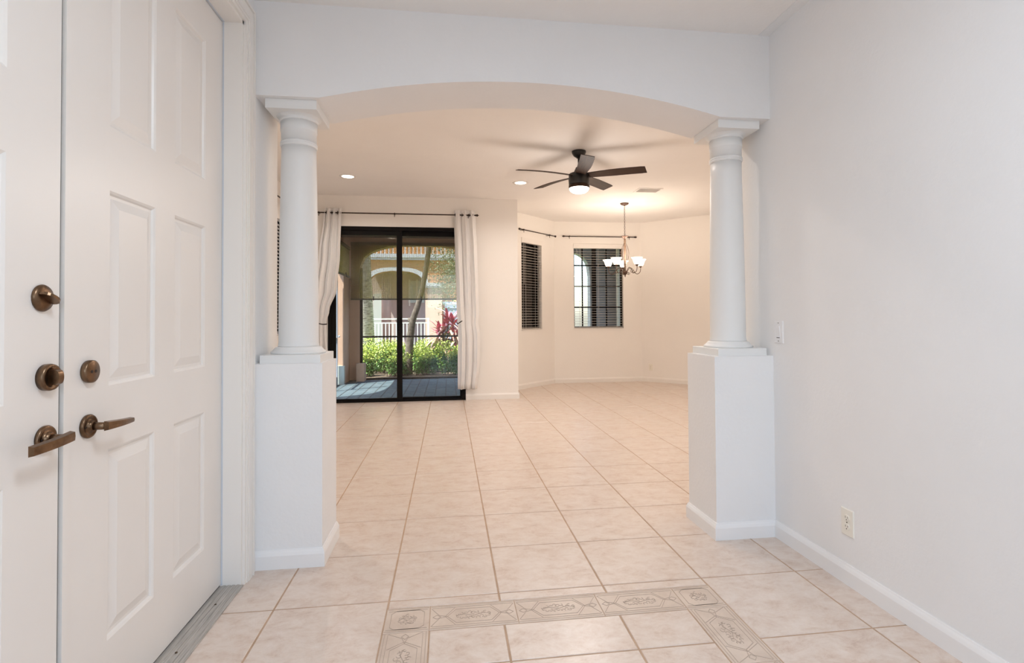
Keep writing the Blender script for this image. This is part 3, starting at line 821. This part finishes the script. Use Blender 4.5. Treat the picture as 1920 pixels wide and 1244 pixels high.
def curtain(rows, nfold, amp, name, label, phase=0.):
    """rows: (z, x_left, x_right, amp factor)"""
    o = thing(name, ((rows[0][1] + rows[0][2]) / 2, YW - .085, 0), label, 'curtain', 'white curtains of the sliding door')
    rows2 = []
    for a, b in zip(rows, rows[1:]):
        for k in range(5): t_ = k / 5; t2 = t_ * t_ * (3 - 2 * t_); rows2.append([a[i] + (b[i] - a[i]) * (t_ if i == 0 else t2) for i in range(4)])
    rows2.append(list(rows[-1])); nu = 90; v = []; f_ = []
    for z, xl, xr, am in rows2:
        for i in range(nu + 1):
            u = i / nu; ph = 2 * pi * nfold * u + phase
            v.append((xl + (xr - xl) * (u + .018 * sin(2 * ph)), YW - .088 + amp * am * (sin(ph) + .25 * sin(2.3 * ph + z * 1.5)), z))
    for j in range(len(rows2) - 1):
        for i in range(nu): a = j * (nu + 1) + i; f_.append((a, a + 1, a + nu + 2, a + nu + 1))
    c = MB(); c.add(v, f_, True); c = c.build('cloth', M['cloth'], o, True)
    md = c.modifiers.new('thick', 'SOLIDIFY'); md.thickness = .0025
    for k in range(nfold * 2):
        u = (k + .5) / (nfold * 2); x = rows[0][1] + (rows[0][2] - rows[0][1]) * u; z = 2.668
        MB().tube([(x, YW - .085 + .021 * cos(a), z + .021 * sin(a)) for a in [2 * pi * i / 14 for i in range(14)]], .004, 6, True).build('grommet', M['rod'], o, True)
    return o
cl = curtain([(2.735, -1.905, -1.680, .7), (2.60, -1.925, -1.690, .9), (2.10, -1.985, -1.705, 1.0), (1.60, -2.045, -1.750, 1.0), (1.30, -2.075, -1.850, .6), (1.125, -2.060, -1.890, .4), (1.0, -2.065, -1.885, .6), (.60, -2.08, -1.865, 1.), (.12, -2.08, -1.86, 1.)], 3, .036, 'curtain', 'white tied-back curtain between the left column and the sliding door')
crt = curtain([(2.735, -.135, .170, .7), (2.60, -.130, .180, .9), (2.10, -.118, .200, 1.0), (1.60, -.105, .215, 1.0), (1.25, -.095, .225, .8), (1.13, -.085, .215, .6), (.9, -.080, .240, .9), (.55, -.085, .235, 1.), (.165, -.085, .190, 1.)], 3, .036, 'curtain', 'white tied-back curtain on the bare wall side of the sliding door', .9)
MB().tube([(-2.065 + .195 * t_ / 10, YW - .125 - .012 * sin(pi * t_ / 10), 1.165 - .055 * sin(pi * t_ / 10 * .62)) for t_ in range(11)], .0065, 8).build('tieback', M['black'], cl, True)
MB().tube([(-.085 + .07 * t_ / 8, YW - .125 - .004 * sin(pi * t_ / 8), 1.10 + .045 * t_ / 8) for t_ in range(9)], .0065, 8).build('tieback', M['black'], crt, True)

# ------------------------------------------------------------------ sliding glass door
sd = S(thing('door_3', (-.925, YW + .05, 0), 'black framed two-panel sliding glass door to the patio', None))
y0 = YW - .006; y1 = YW + .115
mb = MB(); mb.box(SX0, SX0 + .050, y0, y1, 0, SZ).box(SX1 - .050, SX1, y0, y1, 0, SZ).box(SX0 + .05, SX1 - .05, y0, y1, SZ - .055, SZ).box(SX0 + .05, SX1 - .05, y0, y1, 0, .022)
mb.build('door_frame', M['black'], sd, True)
def sash(xa, xb, yy, st0, st1):
    s_ = MB(); s_.box(xa, xa + st0, yy, yy + .035, .022, SZ - .055).box(xb - st1, xb, yy, yy + .035, .022, SZ - .055)
    s_.box(xa + st0, xb - st1, yy, yy + .035, .022, .052).box(xa + st0, xb - st1, yy, yy + .035, SZ - .12, SZ - .055)
    s_ = s_.build('sash', M['black'], sd, True)
    MB().box(xa + st0 - .004, xb - st1 + .004, yy + .015, yy + .020, .048, SZ - .116).build('glass_pane', M['glass'], s_)
    return s_
s1 = sash(SX0 + .05, -.865, YW + .012, .055, .075)
s2 = sash(-.945, SX1 - .05, YW + .058, .055, .030)
MB().box(-.915, -.898, YW - .012, YW + .012, .98, 1.20).tube([(-.906, YW - .02, 1.0), (-.906, YW - .035, 1.02), (-.906, YW - .035, 1.16), (-.906, YW - .02, 1.18)], .006, 8).build('pull_handle', M['black'], sd, True)


# ------------------------------------------------------------------ windows and blinds
def window(name, tf, s0, s1, label, vbars, hbars, wide=None, depth=.12):
    """tf: wall frame, x along wall, y outward, room at y<0; opening z .985..2.53"""
    w_ = S(thing(name, (0, 0, 0), label, None)); z0, z1 = .985, 2.53
    yb = depth - .045
    fb = MB(); fb.box(s0, s0 + .028, yb, depth, z0, z1, tf).box(s1 - .028, s1, yb, depth, z0, z1, tf).box(s0 + .028, s1 - .028, yb, depth, z0, z0 + .03, tf).box(s0 + .028, s1 - .028, yb, depth, z1 - .03, z1, tf)
    fb.build('window_frame', M['black'], w_, True)
    for a, b in vbars: MB().box(a, b, yb + .006, depth - .008, z0 + .03, z1 - .03, tf).build('muntin', M['black'], w_, True)
    for zc2 in hbars: MB().box(s0 + .028, s1 - .028, yb + .008, depth - .010, zc2 - .011, zc2 + .011, tf).build('muntin', M['black'], w_, True)
    MB().box(s0 + .02, s1 - .02, yb + .018, yb + .023, z0 + .02, z1 - .02, tf).build('glass_pane', M['glass'], w_, True)
    MB().box(s0 - .012, s1 + .012, -.012, yb, z0 - .018, z0, tf).build('window_sill', M['trimw'], w_, True)
    return w_


slat_cache = {}
def blind(tf, s0, s1, label):
    b_ = thing('window_blind', (tf @ Vector(((s0 + s1) / 2, .03, 2.5))), label, 'blind', 'white slatted blinds')
    a, b = s0 + .006, s1 - .006
    MB().box(a - .012, b + .012, -.020, .050, 2.445, 2.525, tf).build('headrail', M['trimw'], b_, True)
    nsl = 31
    for k in range(nsl):
        z = 1.022 + k * .0455
        t2 = tf @ Matrix.Translation((0, .030, z)) @ Matrix.Rotation(radians(3.5), 4, 'X')
        MB().box(a, b, -.024, .024, -.0014, .0014, t2).build('slat', M['slat'], b_, True)
    MB().box(a, b, .006, .054, .990, 1.004, tf).build('bottom_rail', M['slat'], b_, True)
    for s_ in ([.2, .8] if b - a < .7 else [.12, .5, .88]):
        x = a + (b - a) * s_
        MB().box(x - .0015, x + .0015, .003, .005, 1.0, 2.45, tf).box(x - .0015, x + .0015, .055, .057, 1.0, 2.45, tf).build('ladder_cord', M['slat'], b_, True)
    MB().tube([tuple(tf @ Vector((a + .05, -.012, z))) for z in (2.44, 2.0, 1.75)], .003, 6).build('tilt_wand', M['slat'], b_, True)
    return b_
hb = [1.37, 1.755, 2.14]
window('window_1', tfN, NW0 - 1.69, NW1 - 1.69, 'wide dark-framed nook window behind the chandelier', [(.36 + .175, .36 + .195), (.36 + .365, .36 + .445), (.36 + .630, .36 + .650)], hb)
blind(tfN, NW0 - 1.69, NW1 - 1.69, 'open white slatted blind in the wide window behind the chandelier')
window('window_2', tfA, AW0, AW1, 'narrow dark-framed window in the angled nook wall', [(AW0 + .028, AW0 + .055), (AW0 + .445, AW0 + .50)], hb)
blind(tfA, AW0, AW1, 'open white slatted blind in the narrow angled-wall window')
tfL = Matrix.Translation((XLL, YB, 0)) @ Matrix.Rotation(pi / 2, 4, 'Z')
window('window_3', tfL, LW0 - YB, LW1 - YB, 'side window mostly hidden behind the left column', [(3.44, 3.48)], hb, depth=.14)
blind(tfL, LW0 - YB, LW1 - YB, 'sliver of slatted blind showing between the arch and the left column')
window('window_4', Matrix.Translation((XR + .14, -6.8, 0)) @ Matrix.Rotation(pi, 4, 'Z'), .44, 2.53, 'added, unseen entry window behind the camera', [(1.47, 1.50)], [1.6, 2.1], depth=.14) if False else None

# ------------------------------------------------------------------ patio (lanai)
ZP = -.035
pt_ = S(MB().box(-2.75, .68, YW + .14, 7.0, -.16, ZP - .004).build('patio_floor', M['joint']))
rr = random.Random(3)
for c in range(17):
    x = -2.42 + c * .1665; y = YW + .15 - rr.choice((0, .08, .12))
    while y < 6.84:
        ln = rr.choice((.1665, .25, .25))
        ya, yb = max(y, YW + .145) + .007, min(y + ln, 6.86) - .007
        if yb - ya > .03:
            MB().prism([(x + .006, ya), (x + .1605, ya), (x + .1605, yb), (x + .006, yb)], ZP - .03, ZP + rr.uniform(-.0015, .0015), .004).build('paver', M['paver'], pt_, True)
        y += ln
YP = 6.78
# far lanai wall with arched opening X -1.95 .. 0.45
def arch_wall(name, tf, s0, s1, z0, z1, a0, a1, spring, crest, thick, mt, parent=None):
    mb = MB(); mb.box(s0, a0, 0, thick, z0, z1, tf); mb.box(a1, s1, 0, thick, z0, z1, tf)
    n = 28; c = (a0 + a1) / 2; hw = (a1 - a0) / 2
    p = [(a0 + (a1 - a0) * k / n) for k in range(n + 1)]
    zz = [spring + (crest - spring) * (max(0, 1 - abs((x - c) / hw) ** 2.6)) ** (1 / 2.2) for x in p]
    v = []
    for x, z in zip(p, zz): v += [(x, 0, z), (x, 0, z1), (x, thick, z), (x, thick, z1)]
    f_ = []
    for k in range(n):
        a = k * 4; b = a + 4; f_ += [(a, b, b + 1, a + 1), (a + 2, a + 3, b + 3, b + 2), (a, a + 2, b + 2, b), (a + 1, b + 1, b + 3, a + 3)]
    mb.add([tf @ Vector(q) for q in v], f_)
    return mb.build(name, mt, parent, parent is not None)
tfP = Matrix.Translation((0, YP, 0))
lw = S(arch_wall('lanai_wall', tfP, -2.50, .90, ZP, 3.05, -1.955, .42, 2.20, 2.66, .22, M['stucco']))
tfS = Matrix.Translation((-2.30, 3.80, 0)) @ Matrix.Rotation(pi / 2, 4, 'Z')
S(arch_wall('lanai_side_wall', tfS, 0, 3.2, ZP, 3.05, .35, 2.66, 2.05, 2.68, .2, M['stucco']))
S(MB().box(-2.5, .68, YW + .14, 7.0, 2.80, 3.1).build('lanai_ceiling', M['lanai_ceiling']))
S(MB().box(.69, .88, 4.62, YP, ZP, 3.05).build('lanai_end_wall', M['stucco']))
col_ = S(MB().box(-2.30, -2.145, 6.16, 6.78, ZP, 2.03).build('lanai_corner_column', M['stucco']))
MB().box(-2.31, -2.135, 6.12, 6.22, ZP, .31).build('corner_block', M['paleblock'], col_, True)
S(MB().box(-1.985, -1.835, 6.55, 6.80, ZP, .305).build('lanai_wing_curb', M['stucco']))
# screen frame in the far opening
scr = thing('screen_frame', (-.8, YP + .1, ZP), 'dark aluminium patio screen frame with a crossing rail before the hedge', 'screen frame')
MB().box(-1.955, -1.905, YP + .03, YP + .08, ZP, 2.2).build('post', M['black'], scr, True)
MB().box(.37, .42, YP + .03, YP + .08, ZP, 2.2).build('post', M['black'], scr, True)
MB().box(-1.905, .37, YP + .035, YP + .075, .805, .838).build('rail', M['black'], scr, True)
MB().box(-1.905, .37, YP + .03, YP + .08, ZP, .00).build('bottom_rail', M['black'], scr, True)
sdp = thing('screen_door', (-2.24, 6.06, ZP), 'grey-blue screen door edge at the left of the patio', 'screen door')
MB().box(-2.275, -2.235, 6.03, 6.09, ZP, 2.0).build('stile', M['greyframe'], sdp, True)
MB().box(-2.275, -2.24, 5.15, 6.03, ZP, .12).build('kick_rail', M['greyframe'], sdp, True)
MB().box(-2.275, -2.24, 5.15, 6.03, .80, .84).build('cross_rail', M['greyframe'], sdp, True)
MB().box(-2.275, -2.235, 5.11, 5.15, ZP, 2.0).build('stile', M['greyframe'], sdp, True)
MB().lathe([(.010, 0), (.010, .02), (.022, .024), (.020, .04), (.001, .044)], 14, tf=Matrix.Translation((-2.236, 6.05, .86)) @ Matrix.Rotation(pi / 2, 4, 'Y')).build('latch', M['strip'], sdp, True)


# woven shades: a see-through sheet, reeds and cords
def shade(tf, s0, s1, z0, z1, mt, label, reeds=.026, cords=.036):
    o = thing('sun_shade', tf @ Vector(((s0 + s1) / 2, 0, z1)), label, 'sun shade', 'woven patio sun shades')
    MB().box(s0, s1, -.001, .001, z0, z1, tf).build('woven_sheet', mt, o, True)
    mb = MB(); z = z0 + reeds
    while z < z1: mb.box(s0, s1, -.0035, .0035, z - .0017, z + .0017, tf); z += reeds
    tag(mb.build('reed', M['batten'], o, True), kind='stuff')
    s_ = s0 + cords * .6
    mb = MB()
    while s_ < s1: mb.box(s_ - .0014, s_ + .0014, -.005, .005, z0, z1, tf); s_ += cords
    tag(mb.build('cord', M['batten'], o, True), kind='stuff')
    for q in (.16, .5, .84): x = s0 + (s1 - s0) * q; MB().box(x - .008, x + .008, -.02, -.006, z0 - .03, z0 + .05, tf).build('lift_clip', M['black'], o, True)
    MB().box(s0, s1, -.013, .013, z0 - .02, z0 + .008, tf).build('bottom_rail', M['shaderail'], o, True)
    MB().box(s0, s1, -.02, .02, z1 - .06, z1, tf).build('head_roll', M['batten'], o, True)
    return o
shade(Matrix.Translation((0, YP - .06, 0)), -2.115, .62, 1.575, 2.70, M['weave'], 'olive woven sun shade half lowered over the wide far patio arch')
shade(Matrix.Translation((-2.09, 3.80, 0)) @ Matrix.Rotation(pi / 2, 4, 'Z'), .20, 2.62, 1.99, 2.56, M['weave_side_lit'], 'olive woven sun shade over the side arch at the left of the patio')

# ------------------------------------------------------------------ garden
S(MB().box(-9, 9, 7.0, 26, -.25, -.06).build('garden_ground', M['soil']))
gr = MB(); rr = random.Random(11)
for k in range(5200):
    x, y = rr.uniform(-1.75, .45), rr.uniform(9.45, 13.5); h = rr.uniform(.05, .11); a = rr.uniform(0, 6.3); w_ = .012
    gr.add([(x - w_ * cos(a), y - w_ * sin(a), -.06), (x + w_ * cos(a), y + w_ * sin(a), -.06), (x + rr.uniform(-.03, .03), y + rr.uniform(-.03, .03), h)], [(0, 1, 2)])
tag(gr.build('grass', M['grass']), 'bright green lawn glimpsed through the hedge stems', 'grass', kind='stuff')
S(MB().box(-5, 4, 9.0, 13.6, -.07, -.045).build('lawn_ground', M['grass']))


def leaf_quad(mb, c, s_, rr, tilt=1.0):
    n_ = Vector((rr.gauss(0, 1), rr.gauss(0, 1), rr.gauss(.5, 1) * tilt)).normalized(); a = Vector((rr.gauss(0, 1), rr.gauss(0, 1), rr.gauss(0, 1)))
    u = n_.cross(a).normalized(); v_ = n_.cross(u); c = Vector(c)
    mb.add([c - u * s_, c + v_ * s_ * .42, c + u * s_ * 1.1, c - v_ * s_ * .42], [(0, 1, 2, 3)])


def shrub_meshes(seed, h, wd):
    rr = random.Random(seed); lo, hi, st = MB(), MB(), MB()
    tips = []
    for k in range(16):
        a = rr.uniform(0, 6.3); r_ = rr.uniform(.1, 1) * wd; z = h * rr.uniform(.6, 1.0)
        t_ = Vector((r_ * cos(a), r_ * sin(a), z)); b_ = Vector((rr.uniform(-.22, .22), rr.uniform(-.16, .16), 0)); tips.append((b_, t_))
        mid = b_.lerp(t_, .5) + Vector((rr.uniform(-.05, .05), rr.uniform(-.05, .05), 0)); st.tube([b_, mid, t_], [.007, .005, .002], 5)
    for k in range(2300):
        b_, t_ = rr.choice(tips); q = rr.uniform(.04, 1.04) ** .85; p = b_.lerp(t_, q) + Vector((rr.gauss(0, .05), rr.gauss(0, .05), rr.gauss(0, .04)))
        if p.z < .04: continue
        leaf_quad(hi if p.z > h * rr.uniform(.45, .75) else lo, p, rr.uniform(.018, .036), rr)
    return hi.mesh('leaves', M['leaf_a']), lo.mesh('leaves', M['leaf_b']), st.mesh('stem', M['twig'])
variants = [shrub_meshes(s_, .74, .30) for s_ in (1, 2, 3, 4)]
# label per shrub, by what it stands beside
SH = [(-2.35, 8.1, .95), (-1.95, 7.75, .80), (-1.62, 8.35, 1.0), (-1.32, 7.7, .72), (-.98, 8.5, 1.0), (-.72, 7.85, .82), (-.42, 8.35, .98), (-.12, 7.75, .95), (.2, 8.3, 1.0), (.5, 7.8, .95),
      (-2.7, 8.6, 1.05), (-2.0, 8.9, 1.02), (-1.3, 9.0, .98), (-.6, 9.05, 1.0), (.1, 9.0, 1.0)]
SHL = ['front hedge shrub before the palm trunk, next to the wing curb', 'low front hedge shrub just right of the palm trunk', 'hedge shrub between the palm trunk and the door mullion', 'low front hedge shrub behind the door mullion', 'tall hedge shrub behind the leaning trunk', 'front hedge shrub at the foot of the leaning trunk, on its right', 'hedge shrub midway between leaning trunk and ti plant', 'front hedge shrub below the ti plant', 'hedge shrub behind the tied-back curtain, past the ti plant', 'outermost front hedge shrub, past the curtain',
       'hedge shrub hidden behind the corner column', 'back-row hedge shrub touching the palm trunk', 'back-row hedge shrub seen right of the palm, below the railing', 'back-row hedge shrub right of the leaning trunk, below the railing', 'back-row hedge shrub behind the ti plant']
for i, (x, y, s_) in enumerate(SH):
    o = thing('shrub', (x, y, -.06), SHL[i], 'shrub', 'hedge shrubs beyond the patio', rz=i * 1.3)
    o.scale = (1, 1, s_)
    a, b, c = variants[i % 4]
    tag(place('upper_leaves', a, o), kind='stuff'); tag(place('lower_leaves', b, o), kind='stuff'); place('stem', c, o)

# palm trunk
pm = thing('palm_tree', (-2.12, 9.3, -.06), 'stout pale ringed palm trunk rising from the hedge', 'palm')
prof = []
for k in range(90):
    z = k * .055; r0 = .150 + .02 * math.exp(-z * 2) - .004 * z; prof.append((r0 + .012, z)); prof.append((r0 - .006, z + .045))
MB().lathe(prof, 18, tf=Matrix.Rotation(radians(-2.5), 4, 'Y')).build('trunk', M['palm'], pm)
# leaning tree
lt = thing('leaning_tree', (-1.10, 8.0, -.06), 'slim dark tree leaning to the right in front of the hedge', 'tree')
lp = [(0, 0, 0), (.01, 0, .35), (.05, 0, .85), (.10, 0, 1.20), (.22, 0, 1.55), (.32, .02, 1.95), (.40, .02, 2.4), (.47, 0, 2.95), (.50, 0, 3.8)]
MB().tube(cr(lp, 4), [.105 - .045 * min(1, i / 18) for i in range(len(cr(lp, 4)))], 10).build('trunk', M['bark'], lt)
MB().tube([(.09, 0, 1.12), (.04, 0, 1.20), (.015, -.01, 1.25)], [.05, .045, .03], 8).build('stub', M['bark'], lt)
# cordyline
cn = thing('ti_plant', (-.24, 8.45, -.06), 'ti plant with crimson and pink blade leaves beside the curtain', 'plant')
stems = [(-.10, 0, 1.0), (.14, .05, 1.22), (-.20, .04, .95), (.30, 0, 1.05), (.02, -.06, 1.28), (.22, -.08, .90)]
mb = MB()
for x, y, z in stems: MB().tube([(x * .2, y * .2, 0), (x * .7, y, z * .5), (x, y, z)], [.022, .018, .014], 7).build('stem', M['twig'], cn)
def blade_leaf(Lg, wd, droop, mt):
    mb = MB(); v = []; f_ = []; n = 7
    for i in range(n + 1):
        t_ = i / n; x = Lg * t_; z = .35 * Lg * t_ - droop * Lg * t_ * t_; w_ = wd * sin(pi * min(1, t_ * .92 + .08)) ** .7 + .002
        v += [(x, -w_, z + w_ * .35), (x, 0, z), (x, w_, z + w_ * .35)]
    for i in range(n): a = i * 3; f_ += [(a, a + 1, a + 4, a + 3), (a + 1, a + 2, a + 5, a + 4)]
    return mb.add(v, f_, True).mesh('leaf', mt)
lv = [blade_leaf(.38, .034, .35, M['leaf_pink']), blade_leaf(.42, .032, .65, M['leaf_pale']), blade_leaf(.34, .036, .15, M['leaf_pink']), blade_leaf(.44, .030, .95, M['leaf_pale'])]
rr = random.Random(5)
for x, y, z in stems:
    for k in range(26):
        q = k / 25; o = place('leaf', lv[rr.choice((0, 2, 2, 1)) if q > .5 else rr.choice((1, 3, 3, 0))], cn, loc=(x, y, z - .38 * (1 - q)))
        o.rotation_euler = (rr.uniform(-.3, .3), -1.15 * q + .35, rr.uniform(0, 6.28)); o.scale = (rr.uniform(.75, 1.05),) * 3
# background tree, upper right
bt = thing('garden_tree', (.62, 12.6, -.06), 'sunlit small-leaved tree seen against the far house, beside the curtain', 'tree')
MB().tube([(0, 0, 0), (.02, 0, 1.2), (-.05, 0, 2.2), (-.25, 0, 3.2)], [.09, .08, .06, .03], 9).build('trunk', M['bark'], bt)
rr = random.Random(21); mb = MB()
for k in range(3000):
    a, b, c = rr.gauss(0, .36), rr.gauss(0, .42), rr.gauss(0, .52); leaf_quad(mb, (-.62 + a, b, 2.65 + c), rr.uniform(.03, .055), rr)
tag(mb.build('crown', M['leaf_c'], bt), kind='stuff')

# ------------------------------------------------------------------ far house
hs = thing('far_house', (-1.5, 18, -.06), 'peach stucco house with an arched entry and white cornice beyond the garden', 'house')
tfH = Matrix.Translation((0, 18, 0))
arch_wall('facade', tfH, -7, 1.5, -.06, 6.5, -3.45, -1.13, 2.45, 3.12, .35, M['stucco_orange'], hs)
mb = MB(); n = 24; a0, a1, c, hw = -3.45, -1.13, -2.29, 1.16; v = []; f_ = []
for k in range(n + 1):
    x = a0 + (a1 - a0) * k / n; z = 2.45 + .67 * (max(0, 1 - abs((x - c) / hw) ** 2.6)) ** (1 / 2.2)
    dx = (x - c) / hw * .14
    v += [(x, 17.94, z), (x + dx, 17.94, z + .15), (x, 18, z), (x + dx, 18, z + .15)]
for k in range(n): a = k * 4; b = a + 4; f_ += [(a, b, b + 1, a + 1), (a, a + 2, b + 2, b), (a + 1, b + 1, b + 3, a + 3)]
mb.add(v, f_).build('arch_band', M['bandwhite'], hs, True)
MB().box(-7, 1.5, 17.88, 18, 3.56, 3.66).box(-7, 1.5, 17.82, 18, 3.66, 3.80).build('cornice', M['bandwhite'], hs, True)
MB().box(-1.13, -.46, 17.75, 18, -.06, 2.42).build('pilaster', M['stucco'], hs, True)
MB().box(-1.17, -.42, 17.70, 18, 2.42, 2.48).box(-1.21, -.38, 17.66, 18, 2.48, 2.62).build('capital', M['bandwhite'], hs, True)
MB().box(-4.3, -3.45, 17.75, 18, -.06, 2.42).build('pilaster', M['whitepaint'], hs, True)
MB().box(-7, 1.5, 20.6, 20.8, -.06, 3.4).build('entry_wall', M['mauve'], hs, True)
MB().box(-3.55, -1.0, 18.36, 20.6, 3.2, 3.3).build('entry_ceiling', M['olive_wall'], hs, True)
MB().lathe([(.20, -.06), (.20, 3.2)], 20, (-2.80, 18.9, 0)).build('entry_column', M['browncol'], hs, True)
MB().box(-3.55, -3.15, 20.5, 20.6, -.06, 2.3).build('entry_door', M['palecyan'], hs, True)
wn = MB().box(-2.0, -1.3, 20.54, 20.6, 1.9, 2.9).build('window', M['palecyan'], hs, True)
for x in (-1.95, -1.62): MB().box(x - .03, x + .03, 20.48, 20.54, 1.75, 2.95).build('window_bar', M['whitepaint'], wn)
MB().box(-.44, .35, 17.86, 18, 1.75, 1.86).box(-.36, .28, 17.9, 18, 1.60, 1.75).build('window_ledge', M['bandwhite'], hs, True)
MB().box(-.40, .32, 17.93, 18, -.06, 1.60).build('stone_panel', M['bluegrey'], hs, True)
# upper balcony balusters above the cornice
for k in range(22):
    x = -3.4 + k * .16; MB().box(x, x + .035, 17.9, 17.94, 3.80, 4.35).build('baluster', M['whitepaint'], hs, True)
rl = thing('garden_railing', (-1.9, 14, -.06), 'white picket railing in front of the far house entry', 'railing')
MB().box(-3.1, -.86, 13.98, 14.02, 1.155, 1.19).build('top_rail', M['whitepaint'], rl, True)
MB().box(-3.1, -.86, 13.98, 14.02, 1.02, 1.055).build('rail', M['whitepaint'], rl, True)
for k in range(20): x = -3.08 + k * .1155; MB().box(x - .014, x + .014, 13.985, 14.015, .05, 1.02).build('baluster', M['whitepaint'], rl, True)
for x in (-3.1, -.88): MB().box(x - .03, x + .03, 13.97, 14.03, -.06, 1.2).build('post', M['whitepaint'], rl, True)

# ------------------------------------------------------------------ what the nook windows look onto: the neighbouring porch
pg = thing('side_porch', (3.0, 7.2, -.06), 'shadowed arched porch with pale columns seen through the nook blinds', 'porch')
arch_wall('porch_wall', Matrix.Translation((0, 7.9, 0)), 1.735, 7.5, -.06, 3.3, 2.10, 3.05, 2.15, 2.68, .25, M['bluegrey'], pg)
MB().box(1.49, 1.585, 7.9, 8.0, -.06, 3.0).build('porch_post', M['darkwall'], pg, True)
MB().box(3.42, 3.62, 6.9, 7.1, -.06, 3.0).build('porch_column', M['greenwhite'], pg, True)
MB().box(4.15, 4.30, 7.3, 7.45, -.06, 3.0).build('porch_column', M['greenwhite'], pg, True)
MB().box(3.62, 7.5, 7.5, 7.6, -.06, 3.0).build('porch_screen', M['darkwall'], pg, True)
MB().box(.9, 7.5, 5.6, 8.2, 3.0, 3.15).build('porch_roof', M['darkwall'], pg, True)

# nothing built past the added window opening; rim of the added, unseen foyer lamp
fl_ = thing('added_foyer_light', (.2, -3.6, ZF), 'added, unseen round flush ceiling lamp of the entry hall above the camera', 'ceiling light')
MB().lathe([(.20, 0), (.21, -.015), (.20, -.03)], 36).build('rim', M['trimw'], fl_)
